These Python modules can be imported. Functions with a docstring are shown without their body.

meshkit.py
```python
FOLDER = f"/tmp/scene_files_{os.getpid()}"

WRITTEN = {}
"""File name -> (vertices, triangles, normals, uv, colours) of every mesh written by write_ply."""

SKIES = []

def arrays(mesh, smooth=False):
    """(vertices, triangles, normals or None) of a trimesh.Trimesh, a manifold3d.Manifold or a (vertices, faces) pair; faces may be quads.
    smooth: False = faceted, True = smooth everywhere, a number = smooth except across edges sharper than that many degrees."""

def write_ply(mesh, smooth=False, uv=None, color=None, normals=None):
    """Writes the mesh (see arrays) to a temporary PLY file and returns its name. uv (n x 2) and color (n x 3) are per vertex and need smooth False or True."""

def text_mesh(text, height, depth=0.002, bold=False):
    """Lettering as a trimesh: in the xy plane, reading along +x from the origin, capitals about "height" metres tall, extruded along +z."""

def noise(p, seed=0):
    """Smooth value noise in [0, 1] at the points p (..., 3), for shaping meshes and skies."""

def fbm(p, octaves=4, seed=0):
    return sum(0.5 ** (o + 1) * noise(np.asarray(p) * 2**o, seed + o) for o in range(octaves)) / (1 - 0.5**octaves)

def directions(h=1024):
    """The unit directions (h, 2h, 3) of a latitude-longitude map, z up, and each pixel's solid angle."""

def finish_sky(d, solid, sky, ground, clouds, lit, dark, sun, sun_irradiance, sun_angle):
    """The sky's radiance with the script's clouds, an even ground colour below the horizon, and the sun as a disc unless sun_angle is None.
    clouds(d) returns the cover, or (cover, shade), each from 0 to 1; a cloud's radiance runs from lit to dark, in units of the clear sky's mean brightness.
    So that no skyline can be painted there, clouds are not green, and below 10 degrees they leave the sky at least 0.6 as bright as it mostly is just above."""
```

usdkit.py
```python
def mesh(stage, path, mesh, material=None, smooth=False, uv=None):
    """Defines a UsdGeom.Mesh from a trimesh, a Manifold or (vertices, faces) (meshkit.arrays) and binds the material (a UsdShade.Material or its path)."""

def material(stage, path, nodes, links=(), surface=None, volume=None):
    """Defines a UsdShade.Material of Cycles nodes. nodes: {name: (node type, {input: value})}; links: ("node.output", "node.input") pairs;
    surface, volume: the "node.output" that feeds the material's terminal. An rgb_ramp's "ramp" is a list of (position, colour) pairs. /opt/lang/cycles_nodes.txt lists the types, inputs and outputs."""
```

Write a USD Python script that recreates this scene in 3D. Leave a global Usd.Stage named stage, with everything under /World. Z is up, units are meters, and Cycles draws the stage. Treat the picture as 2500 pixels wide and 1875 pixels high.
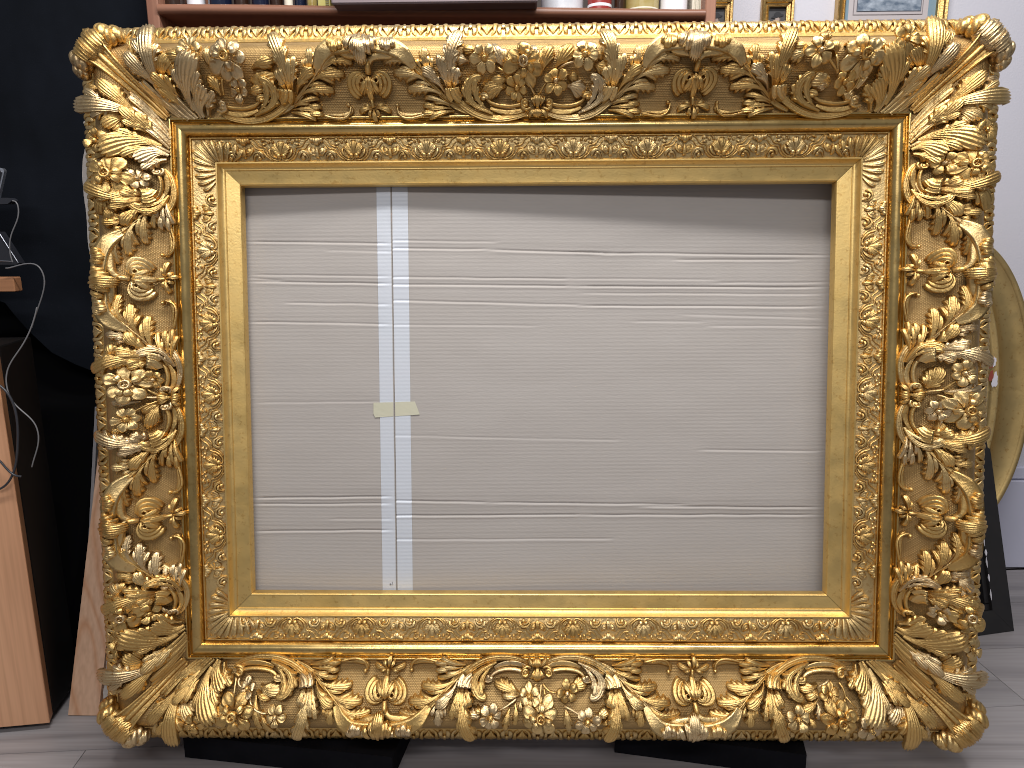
import math, random
import numpy as np
import trimesh
import usdkit, meshkit
from pxr import Usd, UsdGeom, UsdLux, UsdShade, Gf, Sdf, Vt
from scipy.interpolate import CubicSpline
from scipy.spatial.transform import Rotation as Rot

rng = random.Random(7)
nrg = np.random.default_rng(11)
stage = Usd.Stage.CreateInMemory()
UsdGeom.SetStageUpAxis(stage, UsdGeom.Tokens.z)
UsdGeom.SetStageMetersPerUnit(stage, 1.0)
UsdGeom.Xform.Define(stage, '/World')
UsdGeom.Scope.Define(stage, '/World/Looks')

# ------------------------------------------------------------------ camera
FPX = 1833.358                                   # focal length in pixels of a 2500 px wide picture
HW, HH = 0.5, 0.3517494                          # half size of the frame's opening
DG = 0.2656                                      # the frame's outer edge, from the opening
LEAN, BASE = math.radians(8.0), 0.05
FR = np.array([[1, 0, 0], [0, math.sin(LEAN), -math.cos(LEAN)], [0, math.cos(LEAN), math.sin(LEAN)]])
FT = np.array([0, 0, BASE]) - FR @ np.array([0, -(HH + DG), 0])
CAMF = np.array([-0.021524875895101776, 0.09971088056125348, 1.2939567603497009])
ROTF = Rot.from_rotvec([0.06618037348247278, -0.01639891114730251, 0.003312817010211883]).as_matrix()
CAMW, ROTW = FR @ CAMF + FT, FR @ ROTF.T
cam = UsdGeom.Camera.Define(stage, '/World/camera')
M = np.eye(4); M[:3, :3] = ROTW; M[:3, 3] = CAMW
cam.AddTransformOp().Set(Gf.Matrix4d(*M.T.ravel().tolist()))
cam.CreateHorizontalApertureAttr(36.0); cam.CreateVerticalApertureAttr(27.0)
cam.CreateFocalLengthAttr(36.0 * FPX / 2500)
cam.CreateClippingRangeAttr(Gf.Vec2f(0.05, 50))
cam.CreateExposureAttr(0.0)

# ------------------------------------------------------------------ light: two long ceiling tubes and the dim light of the room
def rect(name, loc, target, w, h, power, color):
    l = UsdLux.RectLight.Define(stage, '/World/' + name)
    d = np.array(target, float) - np.array(loc, float); d /= np.linalg.norm(d)
    z = -d; x = np.cross([0, 0, 1], z); x = x / np.linalg.norm(x) if np.linalg.norm(x) > 1e-6 else np.array([1.0, 0, 0]); y = np.cross(z, x)
    m = np.eye(4); m[:3, 0], m[:3, 1], m[:3, 2], m[:3, 3] = x, y, z, loc
    l.AddTransformOp().Set(Gf.Matrix4d(*m.T.ravel().tolist()))
    l.CreateWidthAttr(w); l.CreateHeightAttr(h); l.CreateIntensityAttr(power); l.CreateNormalizeAttr(True)
    l.CreateColorAttr(Gf.Vec3f(*color)); return l
rect('ceiling_tube', (0.15, -0.45, 2.45), (0.05, 0.0, 0.75), 1.5, 0.12, 14.0, (1.0, 0.975, 0.95))
rect('far_tube', (-0.2, -2.2, 2.35), (0.0, 0.0, 0.7), 1.6, 0.14, 8.0, (1.0, 0.97, 0.96))
dome = UsdLux.DomeLight.Define(stage, '/World/room_light')
dm = usdkit.material(stage, '/World/Looks/room_light', {'b': ('background_shader', {'color': (0.88, 0.88, 0.93), 'strength': 0.235})}, surface='b.background')
UsdShade.MaterialBindingAPI.Apply(dome.GetPrim()).Bind(dm)

# ------------------------------------------------------------------ pixels of the photograph to places
def ray(px, py):
    return ROTW @ np.array([(px - 1250) / FPX, -(py - 937.5) / FPX, -1.0])
def at_y(px, py, Y):                             # on the upright plane y = Y
    v = ray(px, py); return CAMW + v * (Y - CAMW[1]) / v[1]
def at_floor(px, py, z=0.0):
    v = ray(px, py); return CAMW + v * (z - CAMW[2]) / v[2]
def at_frame(px, py, z):                         # on a plane parallel to the frame, in the frame's own axes
    v = ROTF.T @ np.array([(px - 1250) / FPX, -(py - 937.5) / FPX, -1.0])
    return CAMF + v * (z - CAMF[2]) / v[2]

# ------------------------------------------------------------------ prims
used = {}
def path_of(parent, name):
    k = used.setdefault(parent, {}); n = k.get(name, 0); k[name] = n + 1
    return f'{parent}/{name}' + (f'_{n:03d}' if n else '')
def join(ms):
    V, F, n = [], [], 0
    for v, f in ms:
        v = np.asarray(v, float); f = np.asarray(f, int)
        if f.shape[1] == 4: f = np.vstack([f[:, [0, 1, 2]], f[:, [0, 2, 3]]])
        V.append(v); F.append(f + n); n += len(v)
    return np.vstack(V), np.vstack(F)
def obj(name, mesh, mat, parent='/World', smooth=True, uv=None, **cd):
    if isinstance(mesh, list): mesh = join(mesh)
    if isinstance(mesh, trimesh.Trimesh): mesh = (np.array(mesh.vertices), np.array(mesh.faces))
    p = path_of(parent, name)
    m = usdkit.mesh(stage, p, mesh, mat, smooth=smooth, uv=uv)
    for k, v in cd.items(): m.GetPrim().SetCustomDataByKey(k, v)
    return p
def thing(name, label, cat, group=None, mat4=None):
    p = path_of('/World', name); x = UsdGeom.Xform.Define(stage, p)
    if mat4 is not None: x.AddTransformOp().Set(Gf.Matrix4d(*np.asarray(mat4).T.ravel().tolist()))
    x.GetPrim().SetCustomDataByKey('label', label); x.GetPrim().SetCustomDataByKey('category', cat)
    if group: x.GetPrim().SetCustomDataByKey('group', group)
    return p
def box(lo, hi, bevel=0.0):
    lo, hi = np.array(lo, float), np.array(hi, float)
    if bevel <= 0:
        b = trimesh.creation.box(hi - lo); b.apply_translation((lo + hi) / 2); return np.array(b.vertices), np.array(b.faces)
    pts = []
    for sx in (0, 1):
        for sy in (0, 1):
            for sz in (0, 1):
                c = np.array([[lo[0], hi[0]][sx], [lo[1], hi[1]][sy], [lo[2], hi[2]][sz]]); g = np.array([1 - 2 * sx, 1 - 2 * sy, 1 - 2 * sz]) * bevel
                for k in range(3):
                    o = c + g; o[k] = c[k]; pts.append(o)
    h = trimesh.convex.convex_hull(np.array(pts)); return np.array(h.vertices), np.array(h.faces)
def hull(pts):
    h = trimesh.convex.convex_hull(np.array(pts, float)); return np.array(h.vertices), np.array(h.faces)
def tube3(P, r, n=8, step=0.006, caps=True):
    P = np.asarray(P, float); t = np.r_[0, np.cumsum(np.linalg.norm(np.diff(P, axis=0), axis=1))]
    N = max(3, int(t[-1] / step)); u = np.linspace(0, t[-1], N)
    C = CubicSpline(t, P)(u) if len(P) > 2 else P[0] + (P[1] - P[0]) * (u / t[-1])[:, None]
    T = np.gradient(C, axis=0); T /= np.linalg.norm(T, axis=1, keepdims=True)
    up = np.array([0.13, 0.29, 0.95]); A = np.cross(T, up); A /= np.linalg.norm(A, axis=1, keepdims=True); B = np.cross(T, A)
    rr = np.interp(u / t[-1], np.linspace(0, 1, len(np.atleast_1d(r))), np.atleast_1d(r)) if np.ndim(r) else np.full(N, r)
    a = np.linspace(0, 2 * np.pi, n, endpoint=False)
    V = (C[:, None] + rr[:, None, None] * (np.cos(a)[None, :, None] * A[:, None] + np.sin(a)[None, :, None] * B[:, None])).reshape(-1, 3)
    i, j = np.meshgrid(np.arange(N - 1), np.arange(n), indexing='ij'); q = lambda a_, b_: a_ * n + b_ % n
    F = np.stack([q(i, j), q(i, j + 1), q(i + 1, j + 1), q(i + 1, j)], -1).reshape(-1, 4)
    F = np.vstack([F[:, [0, 1, 2]], F[:, [0, 2, 3]]])
    if caps:
        V = np.vstack([V, C[0], C[-1]]); k = np.arange(n)
        F = np.vstack([F, np.stack([np.full(n, len(V) - 2), (k + 1) % n, k], 1), np.stack([np.full(n, len(V) - 1), (N - 1) * n + k, (N - 1) * n + (k + 1) % n], 1)])
    return V, F
def grid_faces(nu, nv):
    i, j = np.meshgrid(np.arange(nu - 1), np.arange(nv - 1), indexing='ij'); a = i * nv + j
    q = np.stack([a, a + 1, a + nv + 1, a + nv], -1).reshape(-1, 4)
    return np.vstack([q[:, [0, 1, 2]], q[:, [0, 2, 3]]])

# ------------------------------------------------------------------ materials
LK = '/World/Looks/'
def gold(name, base, base2, rough=(0.36, 0.56), bump=0.45, scale=60, speck=0.5, patch=9.0):
    """leaf gilding: two tones of gold in soft patches, streaks rubbed paler, small dark specks, uneven polish"""
    n = {'tc': ('texture_coordinate', {}),
         'n1': ('noise_texture', {'scale': patch, 'detail': 4.0, 'roughness': 0.6}),
         'r1': ('rgb_ramp', {'ramp': [(0.30, base), (0.52, base), (0.72, base2)]}),
         'n2': ('noise_texture', {'scale': scale * 1.7, 'detail': 5.0, 'roughness': 0.65}),
         'r2': ('rgb_ramp', {'ramp': [(0.0, (0.42, 0.26, 0.1)), (0.335 + 0.02 * speck, (0.55, 0.36, 0.15)), (0.42, (1, 1, 1)), (1.0, (1, 1, 1))]}),
         'mx': ('mix', {'mix_type': 'multiply', 'fac': speck}),
         'n3': ('noise_texture', {'scale': scale * 0.5, 'detail': 3.0}),
         'mr': ('map_range', {'from_min': 0.3, 'from_max': 0.72, 'to_min': rough[0], 'to_max': rough[1], 'clamp': True}),
         'n4': ('noise_texture', {'scale': scale * 4.0, 'detail': 3.0, 'roughness': 0.6}),
         'bp': ('bump', {'strength': bump, 'distance': 0.002}),
         'p': ('principled_bsdf', {'metallic': 1.0})}
    L = [('tc.object', f'{k}.vector') for k in ('n1', 'n2', 'n3', 'n4')] + [('n1.fac', 'r1.fac'), ('n2.fac', 'r2.fac'), ('r1.color', 'mx.color1'), ('r2.color', 'mx.color2'),
         ('mx.color', 'p.base_color'), ('n3.fac', 'mr.value'), ('mr.result', 'p.roughness'), ('n4.fac', 'bp.height'), ('bp.normal', 'p.normal')]
    return usdkit.material(stage, LK + name, n, L, surface='p.BSDF')
GA = gold('gilt_leaf', (0.70, 0.475, 0.18), (0.62, 0.385, 0.125))
GB = gold('gilt_leaf_pale', (0.74, 0.54, 0.25), (0.66, 0.45, 0.175), rough=(0.34, 0.52))
GC = gold('gilt_leaf_warm', (0.66, 0.44, 0.165), (0.56, 0.345, 0.115), rough=(0.32, 0.5))
GD = gold('gilt_leaf_worn', (0.70, 0.535, 0.30), (0.52, 0.36, 0.18), rough=(0.33, 0.52), speck=0.7)
GBURN = gold('gilt_burnished', (0.72, 0.51, 0.20), (0.62, 0.41, 0.14), rough=(0.19, 0.31), bump=0.05, scale=45, speck=0.35, patch=14)
GMAT = gold('gilt_matt', (0.80, 0.575, 0.225), (0.73, 0.50, 0.17), rough=(0.42, 0.56), bump=0.12, scale=70, speck=0.35, patch=7)
GOLDS = [GA, GA, GB, GC, GD]
def net_material():
    """the gilded ground pressed with a fine net, scaled in metres along the rail"""
    n = {'tc': ('texture_coordinate', {}), 'mp': ('mapping', {'scale': (1, 1, 1)}),
         'bk': ('brick_texture', {'scale': 1.0, 'brick_width': 0.0040, 'row_height': 0.0026, 'mortar_size': 0.0006, 'mortar_smooth': 0.9, 'color1': (1, 1, 1), 'color2': (0.8, 0.8, 0.8), 'mortar': (0, 0, 0)}),
         'n1': ('noise_texture', {'scale': 12.0, 'detail': 4.0}), 'r1': ('rgb_ramp', {'ramp': [(0.3, (0.55, 0.375, 0.165)), (0.7, (0.43, 0.28, 0.115))]}),
         'bp': ('bump', {'strength': 0.55, 'distance': 0.0009}), 'p': ('principled_bsdf', {'metallic': 1.0, 'roughness': 0.52})}
    L = [('tc.UV', 'mp.vector'), ('mp.vector', 'bk.vector'), ('bk.color', 'bp.height'), ('bp.normal', 'p.normal'), ('tc.object', 'n1.vector'), ('n1.fac', 'r1.fac'), ('r1.color', 'p.base_color')]
    return usdkit.material(stage, LK + 'gilt_net_ground', n, L, surface='p.BSDF')
GNET = net_material()
def plain(name, color, rough=0.6, metallic=0.0, color2=None, scale=20.0, bump=0.0, bscale=120.0, stretch=(1, 1, 1), coat=0.0, **kw):
    n = {'tc': ('texture_coordinate', {}), 'mp': ('mapping', {'scale': stretch}), 'n': ('noise_texture', {'scale': scale, 'detail': 5.0, 'roughness': 0.6}),
         'r': ('rgb_ramp', {'ramp': [(0.32, color), (0.68, color2 or color)]}), 'p': ('principled_bsdf', {'roughness': rough, 'metallic': metallic, 'coat_weight': coat, **kw})}
    L = [('tc.object', 'mp.vector'), ('mp.vector', 'n.vector'), ('n.fac', 'r.fac'), ('r.color', 'p.base_color')]
    if bump:
        n['n2'] = ('noise_texture', {'scale': bscale, 'detail': 3.0}); n['b'] = ('bump', {'strength': bump, 'distance': 0.002})
        L += [('mp.vector', 'n2.vector'), ('n2.fac', 'b.height'), ('b.normal', 'p.normal')]
    return usdkit.material(stage, LK + name, n, L, surface='p.BSDF')
def wood(name, dark, light, axis, ring=26.0, rough=0.5, warp=5.0, stretch=0.08, seedloc=(0, 0, 0)):
    """grain: distorted rings stretched along the given axis, with fine fibres"""
    sc = [1.0, 1.0, 1.0]; sc[axis] = stretch
    fs = [160.0, 160.0, 160.0]; fs[axis] = 5.0
    n = {'tc': ('texture_coordinate', {}), 'mp': ('mapping', {'scale': sc, 'location': seedloc}), 'mf': ('mapping', {'scale': fs}),
         'n': ('noise_texture', {'scale': 4.5, 'detail': 2.0}), 'w': ('math', {'math_type': 'multiply', 'value2': ring}), 's': ('math', {'math_type': 'pingpong', 'value2': 1.0}),
         'r': ('rgb_ramp', {'ramp': [(0.0, dark), (0.22, tuple(0.55 * a + 0.45 * b for a, b in zip(dark, light))), (0.6, light), (1.0, light)]}),
         'f': ('noise_texture', {'scale': 1.0, 'detail': 3.0}), 'fr': ('rgb_ramp', {'ramp': [(0.3, (0.8, 0.78, 0.76)), (0.65, (1, 1, 1))]}),
         'm': ('mix', {'mix_type': 'multiply', 'fac': 0.8}), 'b': ('bump', {'strength': 0.15, 'distance': 0.001}), 'p': ('principled_bsdf', {'roughness': rough})}
    L = [('tc.object', 'mp.vector'), ('tc.object', 'mf.vector'), ('mp.vector', 'n.vector'), ('n.fac', 'w.value1'), ('w.value', 's.value1'), ('s.value', 'r.fac'),
         ('mf.vector', 'f.vector'), ('f.fac', 'fr.fac'), ('r.color', 'm.color1'), ('fr.color', 'm.color2'), ('m.color', 'p.base_color'), ('f.fac', 'b.height'), ('b.normal', 'p.normal')]
    return usdkit.material(stage, LK + name, n, L, surface='p.BSDF')
# ------------------------------------------------------------------ the gilt frame: mouldings
M4 = np.eye(4); M4[:3, :3] = FR; M4[:3, 3] = FT
FRAME = thing('gilt_frame', 'large empty ornate gilt picture frame carved with leaves, flowers and shells', 'picture frame', mat4=M4)
RAILS = {'T': (HW, lambda s, d, z: np.stack([s, HH + d, z], -1), 1), 'B': (HW, lambda s, d, z: np.stack([s, -HH - d, z], -1), -1),
         'L': (HH, lambda s, d, z: np.stack([-HW - d, s, z], -1), 1), 'R': (HH, lambda s, d, z: np.stack([HW + d, s, z], -1), -1)}
GAP = {('T', 1): 4e-4, ('R', 1): 4e-4, ('B', -1): 4e-4, ('L', -1): 4e-4, ('B', 1): 4e-4, ('R', -1): 4e-4}
def strip(rail, prof, ns=60, wav=0.0, sub=1):
    Lh, f, sg = RAILS[rail]; p = np.array(prof, float)
    t = np.linspace(-1, 1, ns); d, z = p[:, 0], p[:, 1]
    s = t[:, None] * (Lh + d)[None]
    s = np.clip(s, -(Lh + d) + GAP.get((rail, -1), 0), (Lh + d) - GAP.get((rail, 1), 0))
    D, Z = np.broadcast_to(d, s.shape).copy(), np.broadcast_to(z, s.shape).copy()
    if wav:
        q = np.stack([s * 14 + 3.1 * ord(rail), D * 60, 0 * s], -1); Z += wav * (meshkit.fbm(q, 3, 5) - 0.5) * 2
    V = f(s, D, Z).reshape(-1, 3); F = grid_faces(ns, len(p))
    al = np.r_[0, np.cumsum(np.hypot(np.diff(d), np.diff(z)))]
    uv = np.stack([s, np.broadcast_to(al, s.shape)], -1).reshape(-1, 2)
    return V, (F if sg > 0 else F[:, ::-1]), uv
def curve(pts, n):
    p = np.array(pts); t = np.r_[0, np.cumsum(np.hypot(*np.diff(p, axis=0).T))]; return CubicSpline(t, p)(np.linspace(0, t[-1], n))
torus = [(0.0747, 0.0338), (0.0754, 0.0336), (0.0759, 0.0350)] + [(0.0880 - 0.0120 * math.cos(a), 0.0350 + 0.0135 * math.sin(a)) for a in np.linspace(0.12, math.pi - 0.50, 26)] + \
        [(0.0990, 0.0408), (0.0996, 0.0412), (0.1000, 0.0440), (0.1003, 0.0462), (0.1008, 0.0472), (0.1030, 0.0474), (0.1036, 0.0470), (0.1037, 0.0425)]
GROUND = [(0.1036, 0.0430), (0.112, 0.0438), (0.122, 0.0465), (0.135, 0.0530), (0.148, 0.0615), (0.160, 0.0700), (0.172, 0.0775), (0.183, 0.0820), (0.192, 0.0830), (0.2005, 0.0805), (0.209, 0.073), (0.2165, 0.061), (0.222, 0.047), (0.2265, 0.0345), (0.228, 0.0310)]
PROF = [('sight_lip', [(0.006, -0.006), (0, -0.006), (0, 0.0055), (0.0003, 0.0085), (0.0011, 0.0106), (0.0022, 0.0115), (0.0031, 0.0116), (0.0034, 0.0106)], GMAT, 0.0),
        ('flat_slip', [(0.0034, 0.0107), (0.010, 0.0118), (0.017, 0.0130), (0.0243, 0.0142)], GMAT, 2e-4),
        ('slip_moulding', [(0.0243, 0.0141), (0.0246, 0.0160), (0.0254, 0.0166), (0.0262, 0.0164)] + [(0.0262 + 0.0075 * t, 0.0164 + 0.0092 * t * t) for t in (0.2, 0.4, 0.6, 0.8, 1.0)] + [(0.0338, 0.0266), (0.0343, 0.0272), (0.0362, 0.0273), (0.0366, 0.0268), (0.0368, 0.0232)], GMAT, 1e-4),
        ('band_ground', [(0.0368, 0.0234), (0.045, 0.0262), (0.054, 0.0287), (0.063, 0.0306), (0.0722, 0.0318)], GB, 0.0),
        ('band_fillet', [(0.0722, 0.0316), (0.0723, 0.0352), (0.0727, 0.0361), (0.0742, 0.0364), (0.0746, 0.0358), (0.0747, 0.0338)], GA, 0.0),
        ('torus_moulding', torus, GBURN, 2.5e-4),
        ('cove_ground', curve(GROUND, 40), GNET, 6e-4),
        ('outer_fillet', [(0.2280, 0.0308), (0.2283, 0.0326), (0.2290, 0.0328), (0.2352, 0.0276), (0.2356, 0.0266), (0.2356, 0.0246)], GMAT, 0.0),
        ('outer_edge', [(0.2356, 0.0248)] + [(0.2356 + 0.030 * math.sin(a), -0.0015 + 0.0263 * math.cos(a) ** 1.25) for a in np.linspace(0.12, 1.5, 9)] + [(0.2656, -0.003), (0.2656, -0.0225), (0.030, -0.0225), (0.030, -0.006), (0.006, -0.006)], GA, 2e-4)]
for nm, pr, mt, wav in PROF:
    for rl in 'TBLR':
        v, f, uv = strip(rl, pr, 90 if wav else 40, wav)
        if nm in ('torus_moulding', 'cove_ground', 'flat_slip', 'outer_edge'):
            obj(nm, (v, f), mt, FRAME, True, uv)
        else:
            obj(nm, (v, f), mt, FRAME, 35 if mt is not GNET else True, uv if mt is GNET else None)

# ------------------------------------------------------------------ carved pieces: petals, bands and knobs lying on the cove
ZD = np.array([0.095, 0.105, 0.115, 0.13, 0.155, 0.175, 0.19, 0.21, 0.23, 0.25, 0.28, 0.32])
ZZ = np.array([0.0455, 0.0455, 0.0465, 0.0515, 0.067, 0.079, 0.0835, 0.081, 0.071, 0.056, 0.032, 0.010])
def zorn(d): return np.interp(d, ZD, ZZ)
def solve(rail, px, py, h=0.012):
    d = 0.17
    for _ in range(25):
        p = at_frame(px, py, float(zorn(d)) + h)
        dn, s = {'T': (p[1] - HH, p[0]), 'B': (-p[1] - HH, p[0]), 'L': (-p[0] - HW, p[1]), 'R': (p[0] - HW, p[1])}[rail]
        d = 0.5 * d + 0.5 * float(np.clip(dn, 0.09, 0.32))
    return np.array([s, dn])
VIEW = {}
def conv(view, txt, h=0.016):
    ox, oy, sc, rail = VIEW[view]
    return np.array([solve(rail, ox + float(a) / sc, oy + float(b) / sc, h) for a, b in (q.split(',') for q in txt.split())])
VIEW.update(V1=(220, 1580, 5.53, 'B'), V2=(500, 1580, 5.53, 'B'), V3=(780, 1580, 5.53, 'B'), V4=(1100, 1580, 5.53, 'B'), V5=(1450, 1580, 5.53, 'B'), V6=(1780, 1580, 5.53, 'B'),
            T1=(380, 70, 4.424, 'T'), T2=(1000, 70, 3.456, 'T'), T3=(1780, 50, 4.424, 'T'), L1=(190, 280, 4.147, 'L'), L2=(220, 820, 4.366, 'L'), L3=(240, 1380, 4.88, 'L'),
            R0=(2050, 250, 2.211, 'R'), R1=(2190, 820, 4.147, 'R'), R2=(2170, 1330, 4.147, 'R'))
MPP = 1 / 1500.0                                 # metres for one pixel of the photograph at the ornament's depth
def petal(P, W, h=(0.004, 0.010, 0.006), th=0.006, fl=2, fd=0.075, dome=0.06, um=0.80, wb=0.26, tr=1.0, sc=0.05, nu=15, band=False, cup=0.0, end=0.92):
    """one carved lobe: a tongue along the path P (a, b), W wide, hollowed into fl flutes with sharp arrises between, each flute ending in a small rounded scallop; it rises and falls to the heights h. Returns (a, b, h) rows and faces."""
    P = np.asarray(P, float)
    if len(P) == 2: P = np.array([P[0], P.mean(0), P[1]])
    ln = np.r_[0, np.cumsum(np.hypot(*np.diff(P, axis=0).T))]; L_ = ln[-1]; t = ln / L_
    cs = CubicSpline(t, P)
    nv = fl * 4 + 1 if fl else 7
    v = np.linspace(-1, 1, nv); u = np.linspace(0, 1, nu)
    if not band: u = 1 - (1 - u) ** 1.35
    Wm = np.max(W); sn = np.abs(np.sin(np.pi * fl * (v + 1) / 2)) if fl else np.ones(nv)
    if band: U = np.ones(nv)
    else:
        rd = min(0.45, tr * 0.5 * Wm * end / L_); U = 1 - rd * (1 - np.sqrt(np.clip(1 - np.abs(v) ** 2.3 * 0.98, 0, 1))) + (min(0.10, sc * Wm / L_ * 2) * (sn - 0.6) if fl > 1 else 0)
    uu = u[:, None] * U[None]
    C = cs(uu); T = cs(uu, 1); T /= np.linalg.norm(T, axis=-1, keepdims=True) + 1e-12
    N = np.stack([-T[..., 1], T[..., 0]], -1)
    if np.ndim(W): w = np.interp(uu, np.linspace(0, 1, len(W)), W) / 2
    else:
        s = np.clip(uu / um, 0, 1); w = W / 2 * (wb + (1 - wb) * s * s * (3 - 2 * s)); w = w * (1 - (1 - end) * np.clip((uu - um) / (1 - um), 0, 1))
    hu = np.polyval(np.polyfit([0, 0.55, 1], h, 2), uu) if len(h) == 3 else np.interp(uu, np.linspace(0, 1, len(h)), h)
    fade = np.clip(np.minimum(uu / 0.15 + 0.3, (1.02 - uu) / 0.12), 0, 1) if not band else 1.0
    cross = (dome - cup) * 2 * w * (1 - v ** 2)[None]
    if fl: cross = cross + fd * 2 * w * (0.55 - sn)[None] * fade
    A = C + N * (w * v[None])[..., None]; Hh = hu + cross
    if not band: Hh = Hh - 0.0012 * np.clip((u[:, None] - 0.86) / 0.14, 0, 1) ** 2
    low = np.maximum(hu - th, np.minimum(hu, -0.002))
    def ring(k, side): return np.concatenate([C[:, k] + N[:, k] * (side * w[:, k] * 0.88)[:, None], low[:, k, None]], 1)
    G = np.concatenate([ring(0, -1)[:, None], np.concatenate([A, Hh[..., None]], -1), ring(-1, 1)[:, None]], 1)
    e = G[-1].copy(); e[1:-1, :2] -= T[-1] * 0.0008; e[:, 2] = np.r_[low[-1, 0], low[-1], low[-1, -1]]
    G = np.concatenate([G, e[None]], 0)
    return G.reshape(-1, 3), grid_faces(nu + 1, nv + 2)
def blob(c, r, h, k=0.9, n=10, ribs=0):
    """a knob: half ellipsoid of radius r (a, b) standing h on the surface"""
    th = np.linspace(0, np.pi / 2 * 1.12, n); ph = np.linspace(0, 2 * np.pi, 2 * n + 1)
    R = np.sin(th)[:, None] * (1 + (0.07 * np.abs(np.sin(ribs * ph / 2)) if ribs else 0 * ph))[None]
    r = np.broadcast_to(r, 2)
    return np.stack([c[0] + r[0] * R * np.cos(ph), c[1] + r[1] * R * np.sin(ph), np.broadcast_to(h + k * r.mean() * np.cos(th)[:, None], R.shape)], -1).reshape(-1, 3), grid_faces(n, 2 * n + 1)
def cord(P, W, h, n=7):
    """a round bar lying along P with radius W/2 at height h"""
    P = np.asarray(P, float); hh = np.interp(np.linspace(0, 1, len(P)), np.linspace(0, 1, len(np.atleast_1d(h))), np.atleast_1d(h))
    Q = np.concatenate([P, hh[:, None]], 1)
    return tube3(Q, np.atleast_1d(W) / 2 if np.ndim(W) else W / 2, n, 0.004)
def ringlet(c, R, r, h, a0=0, a1=2 * np.pi, n=14):
    a = np.linspace(a0, a1, n); return cord(np.stack([c[0] + R * np.cos(a), c[1] + R * np.sin(a)], 1), 2 * r, h)
HS = 1.5                                         # how proud the carving stands
class Set(dict):                                 # part name -> pieces in (a, b, h)
    def add(self, key, *pieces): self.setdefault(key, []).extend(pieces); return self
def put(ms, rail, s0, sg=1, k=1.0):
    """(a, b, h) pieces onto a rail: a runs along it from s0 (mirrored if sg < 0, stretched by k), b across it"""
    Lh, f, o = RAILS[rail]; v, fc = join(ms)
    s = s0 + sg * k * v[:, 0]; d = v[:, 1]
    V = f(s, d, zorn(d) + v[:, 2] * np.where(v[:, 2] > 0, HS, 1.0))
    return V, (fc if o * sg > 0 else fc[:, ::-1])
def jig(ms, amt=0.0008):
    v, f = join(ms); q = np.stack([v[:, 0] * 40 + rng.uniform(0, 50), v[:, 1] * 40, v[:, 2] * 0], -1)
    v = v.copy(); v[:, 2] += amt * 2 * (meshkit.noise(q, 3) - 0.5); v[:, 0] += amt * (meshkit.noise(q * 0.7, 8) - 0.5); return [(v, f)]
def emit(parts, place, root_name, root_key, mat=None, lab=None):
    """a Set as one part of the frame (its root_key pieces) with the other pieces as its sub-parts"""
    root = obj(root_name, place(jig(parts[root_key])), mat or rng.choice(GOLDS), FRAME)
    for k, ms in parts.items():
        if k != root_key:
            m = place(jig(ms)); obj(k.split('.')[0], m, rng.choice(GOLDS), root)
    return root
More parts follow.
